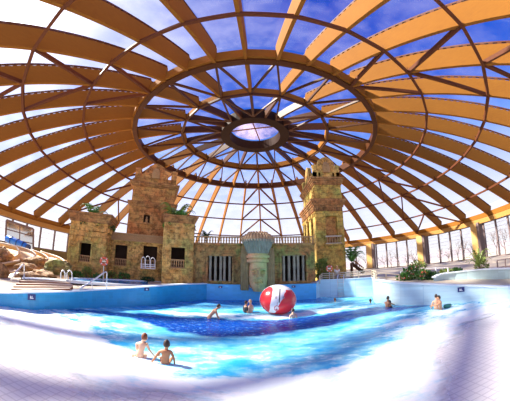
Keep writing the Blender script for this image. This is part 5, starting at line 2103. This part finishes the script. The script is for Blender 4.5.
def person(label, loc, rz, pose, scale=1.0, skin='skin', hair='hair_dark', trunks='trunks_dark', top=None, long_hair=False, group=None, child=False):
    P = POSES[pose]
    hs = 1.18 if child else 1.0
    V = lambda t: Vector(t)
    pel = V((0, 0, 0))
    chest, neck, head = V(P['chest']), V(P['neck']), V(P['head'])
    J = [pel, pel.lerp(chest, 0.5) + V((0, .0, 0)), chest, neck.lerp(chest, 0.35), neck, neck.lerp(head, 0.45), head]
    Rr = [(.135, .10), (.118, .085), (.145, .10), (.13, .09), (.055, .055), (.056 * hs, .06 * hs), (.03, .03)]
    E = [(0, 1), (1, 2), (2, 3), (3, 4), (4, 5), (5, 6)]
    cx = (neck - chest)
    for k, s in enumerate((-1, 1)):
        shv = V((P['sh'][0] * s, P['sh'][1], P['sh'][2]))
        if pose in ('kneel_right', 'prop'):
            shv.x += chest.x + (neck.x - chest.x) * 0.4
        el, ha = V(P['el'][k]), V(P['ha'][k])
        i0 = len(J)
        J += [shv, shv.lerp(el, 0.5), el, el.lerp(ha, 0.5), ha, ha + (ha - el).normalized() * 0.075]
        Rr += [.055, .048, .038, .034, .025, (.032, .018)]
        E += [(3, i0), (i0, i0 + 1), (i0 + 1, i0 + 2), (i0 + 2, i0 + 3), (i0 + 3, i0 + 4), (i0 + 4, i0 + 5)]
        hip, kn, ft = V((.085 * s, 0, -.05)), V(P['kn'][k]), V(P['ft'][k])
        i0 = len(J)
        toe = ft + V((0.02 * s, .17, -.03)) if abs(ft.z) > 0.2 else ft + V((0, .06, .14))
        J += [hip, hip.lerp(kn, 0.5), kn, kn.lerp(ft, 0.35), ft, toe]
        Rr += [.085, .075, .055, .052, .035, (.035, .022)]
        E += [(0, i0), (i0, i0 + 1), (i0 + 1, i0 + 2), (i0 + 2, i0 + 3), (i0 + 3, i0 + 4), (i0 + 4, i0 + 5)]
    me = skin_chain_mesh(J, E, Rr, 0, 'person')
    # head, face, ears, fingers joined to the same mesh
    mb = MB()
    lk = V(P['look']).normalized()
    sd = lk.cross(V((0, 0, 1))).normalized()
    upv = sd.cross(lk)
    hr = 0.095 * hs
    hc = head + V((0, 0, 0.02))
    rows = []
    for j in range(15):
        t = PI * j / 14
        row = []
        for k in range(21):
            a = 2 * PI * k / 20
            dirv = sd * (math.sin(t) * math.cos(a)) + lk * (math.sin(t) * math.sin(a)) + upv * math.cos(t)
            f = math.sin(t) * math.sin(a)
            w_ = 0.80 * (1 - 0.16 * max(0, -math.cos(t)))
            q = sd * (math.sin(t) * math.cos(a) * w_) + lk * (f * 0.95) + upv * (math.cos(t) * 1.22)
            if f > 0:
                zc_ = math.cos(t)
                xs__ = math.sin(t) * math.cos(a)
                q += lk * (0.22 * math.exp(-(xs__ / .16) ** 2 - ((zc_ + 0.12) / .18) ** 2))
                q -= lk * (0.10 * (math.exp(-((xs__ - .36) / .16) ** 2 - ((zc_ - 0.08) / .12) ** 2) + math.exp(-((xs__ + .36) / .16) ** 2 - ((zc_ - 0.08) / .12) ** 2)))
                q += lk * (0.06 * math.exp(-(xs__ / .28) ** 2 - ((zc_ + 0.42) / .07) ** 2))
            row.append(hc + q * hr)
        rows.append(row)
    mb.grid(rows)
    for s in (-1, 1):
        c_ = hc + sd * (s * hr * 0.80) - upv * hr * 0.1
        mb.ball(c_, (hr * .16, hr * .2, hr * .28), 8, 6)
    for k in range(2):
        el, ha = V(P['el'][k]), V(P['ha'][k])
        d = (ha - el).normalized()
        sdv = d.cross(V((0, 0, 1)) if abs(d.z) < 0.8 else V((0, 1, 0))).normalized()
        nv = sdv.cross(d)
        tip = ha + d * 0.07
        for f in range(4):
            L = (.062, .072, .068, .052)[f]
            b0 = tip + sdv * (0.018 * (f - 1.5)) - d * 0.02
            mb.tube([b0, b0 + d * L * 0.55, b0 + d * L * 0.85 - nv * 0.018, b0 + d * L * 0.95 - nv * 0.036], [.0095, .0085, .0075, .006], 6)
        b0 = ha + sdv * 0.026 * (1 if k == 0 else -1) + d * 0.02
        mb.tube([b0, b0 + (sdv * (1 if k == 0 else -1) * 0.6 + d).normalized() * 0.035, b0 + (sdv * (1 if k == 0 else -1) * 0.4 + d).normalized() * 0.06 - nv * 0.01], [.011, .010, .007], 6)
    n0 = len(me.vertices)
    verts = [tuple(v.co) for v in me.vertices] + mb.v
    faces = [tuple(p.vertices) for p in me.polygons] + [tuple(i + n0 for i in f) for f in mb.f]
    bb = MB()
    bb.v, bb.f = verts, faces
    body = bb.build('person', M[skin], None, smooth=True)
    body.location = loc
    body.rotation_euler = (0, 0, rz)
    body.scale = (scale,) * 3
    tag(body, label, 'person', group)
    # hair
    hb_ = MB()
    rows = []
    for j in range(10):
        t = PI * 0.62 * j / 9
        row = []
        for k in range(21):
            a = 2 * PI * k / 20
            f = math.sin(t) * math.sin(a)
            tt = t if f < 0.25 else min(t, PI * 0.36)
            q = sd * (math.sin(tt) * math.cos(a) * 0.88) + lk * (math.sin(tt) * math.sin(a) * 1.03) + upv * (math.cos(tt) * 1.32 + 0.02 * math.sin(9 * a))
            row.append(hc + q * hr)
        rows.append(row)
    hb_.grid(rows)
    if long_hair:
        hb_.tube([hc - lk * hr * 0.8, hc - lk * hr * 1.1 - upv * hr * 1.2, hc - lk * hr * 0.9 - upv * hr * 2.6], [hr * .7, hr * .6, hr * .25], 8)
    hb_.build('hair', M[hair], body, smooth=True)
    tj = [pel + V((0, 0, 0.06)), pel, V((-.085, 0, -.05)), V((-.085, 0, -.05)).lerp(V(P['kn'][0]), 0.45), V((.085, 0, -.05)), V((.085, 0, -.05)).lerp(V(P['kn'][1]), 0.45)]
    tm = skin_chain_mesh(tj, [(0, 1), (1, 2), (2, 3), (1, 4), (4, 5)], [(.128, .10), (.15, .115), .10, .092, .10, .092], 1, 'swim_trunks')
    tm.materials.clear()
    tm.materials.append(M[trunks])
    to = bpy.data.objects.new('swim_trunks', tm)
    COL.objects.link(to)
    to.parent = body
    if top:
        tj = [pel + V((0, 0, .02)), pel.lerp(chest, 0.5), chest, neck.lerp(chest, 0.3)]
        E2, R2 = [(0, 1), (1, 2), (2, 3)], [(.155, .12), (.135, .10), (.162, .115), (.14, .10)]
        for k, s in enumerate((-1, 1)):
            shv = V((P['sh'][0] * s, P['sh'][1], P['sh'][2]))
            tj += [shv, shv.lerp(V(P['el'][k]), 0.8)]
            R2 += [.068, .062]
            E2 += [(3, len(tj) - 2), (len(tj) - 2, len(tj) - 1)]
        tm = skin_chain_mesh(tj, E2, R2, 0, 'shirt')
        tm.materials.clear()
        tm.materials.append(M[top])
        to = bpy.data.objects.new('shirt', tm)
        COL.objects.link(to)
        to.parent = body
    return body


def in_water(u, v, zp):
    """pelvis position for someone whose body meets the water at this pixel"""
    p = onz(u, v, 0.0)
    return (p.x, p.y, zp)


p = onz(139.5, 357.5, 0.0)
person('fair-skinned child in patterned trunks kneeling in the shallows, arm reaching down right', (p.x, p.y, 0.03), rad(15), 'kneel_right', 0.80, 'skin_light', 'hair_red', 'trunks_olive', child=True)
p = onz(165.5, 364.5, 0.0)
person('dark-haired tanned child sitting in the shallows just right of the other child', (p.x, p.y, 0.0), rad(12), 'prop', 0.80, 'skin_tan', 'hair_dark', 'trunks_dark', child=True)
person('man leaning forward in the water left of the beach ball, dark hair, dark trunks', in_water(208.5, 318.5, 0.06), rad(-75), 'lean', 0.98, 'skin', 'hair_dark', 'trunks_dark')
person('dark-clad bather, left one of the couple just left of the beach ball', in_water(245.3, 312.5, -0.12), rad(-60), 'stand', 0.95, 'skin', 'hair_dark', 'trunks_dark', 'shirt_black')
person('fair-haired bather, right one of the couple just left of the beach ball', in_water(251.0, 312.5, -0.06), rad(60), 'stand', 0.95, 'skin_light', 'hair_blond', 'trunks_dark')
person('child with dark hair chest-deep in water just right of the beach ball', in_water(293.3, 318.3, -0.18), rad(20), 'stand', 0.80, 'skin_light', 'hair_dark', 'trunks_dark', child=True)
person('swimmer with only head and shoulders above water below the ladder', in_water(335.5, 302.5, -0.42), rad(30), 'stand', 0.9, 'skin', 'hair_red', 'trunks_dark')
person('dark-haired swimmer whose head shows at the corner of the right bay', in_water(370.8, 303.5, -0.45), rad(10), 'stand', 0.9, 'skin_tan', 'hair_dark', 'trunks_dark')
person('bare-backed bather at the right wall, left one of the embracing two', in_water(386.8, 306.8, -0.22), rad(-70), 'reach', 0.98, 'skin', 'hair_dark', 'trunks_dark')
person('bather in dark top at the right wall, right one of the embracing two', in_water(391.5, 306.6, -0.40), rad(70), 'reach', 0.95, 'skin_tan', 'hair_dark', 'trunks_dark', 'shirt_black')
person('slim fair-skinned bather standing waist-deep, second to the left of the teal float', in_water(436.3, 309.5, -0.02), rad(-30), 'stand', 0.90, 'skin_light', 'hair_dark', 'trunks_dark')
person('dark-haired bather beside a teal float near the right wall', in_water(441.0, 309.3, -0.08), rad(50), 'reach', 0.90, 'skin', 'hair_dark', 'trunks_dark')
p = onz(447.5, 307.8, 0.0)
mb = MB()
mb.lathe([(0.02, -0.05), (0.2, -0.04), (0.24, 0.03), (0.2, 0.10), (0.02, 0.12)], (0, 0, 0), 14, 1.0, 0.6)
o = mb.build('float', M['swim_teal'], None, smooth=True)
o.location = (p.x, p.y, 0.06)
tag(o, 'dark teal swimming float on the water beside the pair at the right wall', 'float')
p = ondist(337, 272, 19.6)
b0 = dz(p.x, p.y, 1.3)
person('seated person in a white shirt behind the fence beside the right life ring', (p.x, p.y, b0 + 0.42), rad(170), 'sit', 0.95, 'skin', 'hair_blond', 'trunks_dark', 'shirt_white')
T = empty('stool', (p.x, p.y, b0), 0, 'low stool under the person in the white shirt', 'stool')
MB().box(-0.2, 0.2, -0.2, 0.2, 0.26, 0.31).build('seat', M['beam_dark'], T)
for sx in (-1, 1):
    for sy in (-1, 1):
        MB().box(sx * 0.17 - 0.02, sx * 0.17 + 0.02, sy * 0.17 - 0.02, sy * 0.17 + 0.02, 0, 0.26).build('leg', M['beam_dark'], T)
p = onframe(FL, spx(FL, 121, 254, TW - 0.05), TW + 0.45, 0)
person('person in teal standing in the dark wing opening behind its little balusters', (p.x, p.y, zpx(FL, 121, 260, TW) - 0.25), rad(200), 'stand', 0.62, 'skin', 'hair_dark', 'trunks_dark', 'swim_teal')

# ------------------------------------------------------------------ bare trees outside the glazing
def bare_tree(name, loc, h, seed, label, group):
    rng = random.Random(seed)
    T = empty(name, tuple(loc), rng.uniform(0, 6), label, 'tree', group)
    tr, br_ = MB(), MB()

    def grow(p, d, L, r, lev):
        q = p + d * L
        m_ = p.lerp(q, 0.5) + Vector((rng.uniform(-1, 1), rng.uniform(-1, 1), 0)) * L * 0.06
        (tr if lev == 0 else br_).tube([p, m_, q], [r, r * 0.8, r * 0.6], 5, False)
        if lev < 4:
            for _ in range(3 if lev < 3 else 2):
                a = rng.uniform(0, 6.28)
                nd_ = (d + Vector((math.cos(a), math.sin(a), rng.uniform(-0.1, 0.5))) * rng.uniform(0.45, 0.9)).normalized()
                grow(q if rng.random() < 0.6 else m_, nd_, L * rng.uniform(0.6, 0.8), r * 0.58, lev + 1)
    grow(Vector((0, 0, -0.1)), Vector((0, 0, 1)), h * 0.3, h * 0.022, 0)
    tr.build('trunk', M['bare_bark'], T)
    br_.build('branches', M['bare_bark'], T)
    return T


for i, (u, D, h) in enumerate(((357, 66, 5.5), (366, 74, 6), (384, 64, 5), (391, 72, 6.5), (399, 62, 5.5), (407, 68, 6), (415, 62, 6.5), (441, 60, 5.5), (449, 66, 6.5), (458, 56, 6), (465, 62, 6.5), (474, 55, 6), (498, 52, 6), (506, 56, 7))):
    d = ondist(u, 262, D)
    side = 'between the first two timber columns' if 378 < u < 424 else 'left of the widest column' if 430 < u < 480 else 'behind the palm' if u < 370 else 'at the right picture edge'
    order = {357: 'the left one', 366: 'the right one', 384: 'the leftmost', 391: 'second from the left', 399: 'the middle one', 407: 'second from the right', 415: 'the rightmost', 441: 'the leftmost', 449: 'second from the left', 458: 'the middle one',
             465: 'second from the right', 474: 'the rightmost', 498: 'the left one', 506: 'the right one'}[u]
    bare_tree('bare_tree', (d.x, d.y, 0.55), h, 200 + i, 'bare tree outside, %s of those %s' % (order, side), 'bare trees outside the glazing')

# far ridge beyond the park
rows = [[], []]
for i in range(80):
    a = rad(-80 + 2.05 * i)
    r = 170
    hgt = 5.0 + 3.0 * noise.noise(Vector((i * 0.13, 0, 3))) + 1.2 * noise.noise(Vector((i * 0.6, 0, 5)))
    rows[0].append((r * math.sin(a), r * math.cos(a), -1))
    rows[1].append((r * 1.08 * math.sin(a), r * 1.08 * math.cos(a), hgt))
rows.append([(x * 1.15, y * 1.15, -1) for x, y, z in rows[1]])
o = MB().grid(rows).build('hill', plain('wooded_ridge', (0.30, 0.27, 0.30), 0.95, var=0.35, scale=0.15), None)
tag(o, 'low grey wooded ridge on the horizon beyond the bare trees', 'hill')
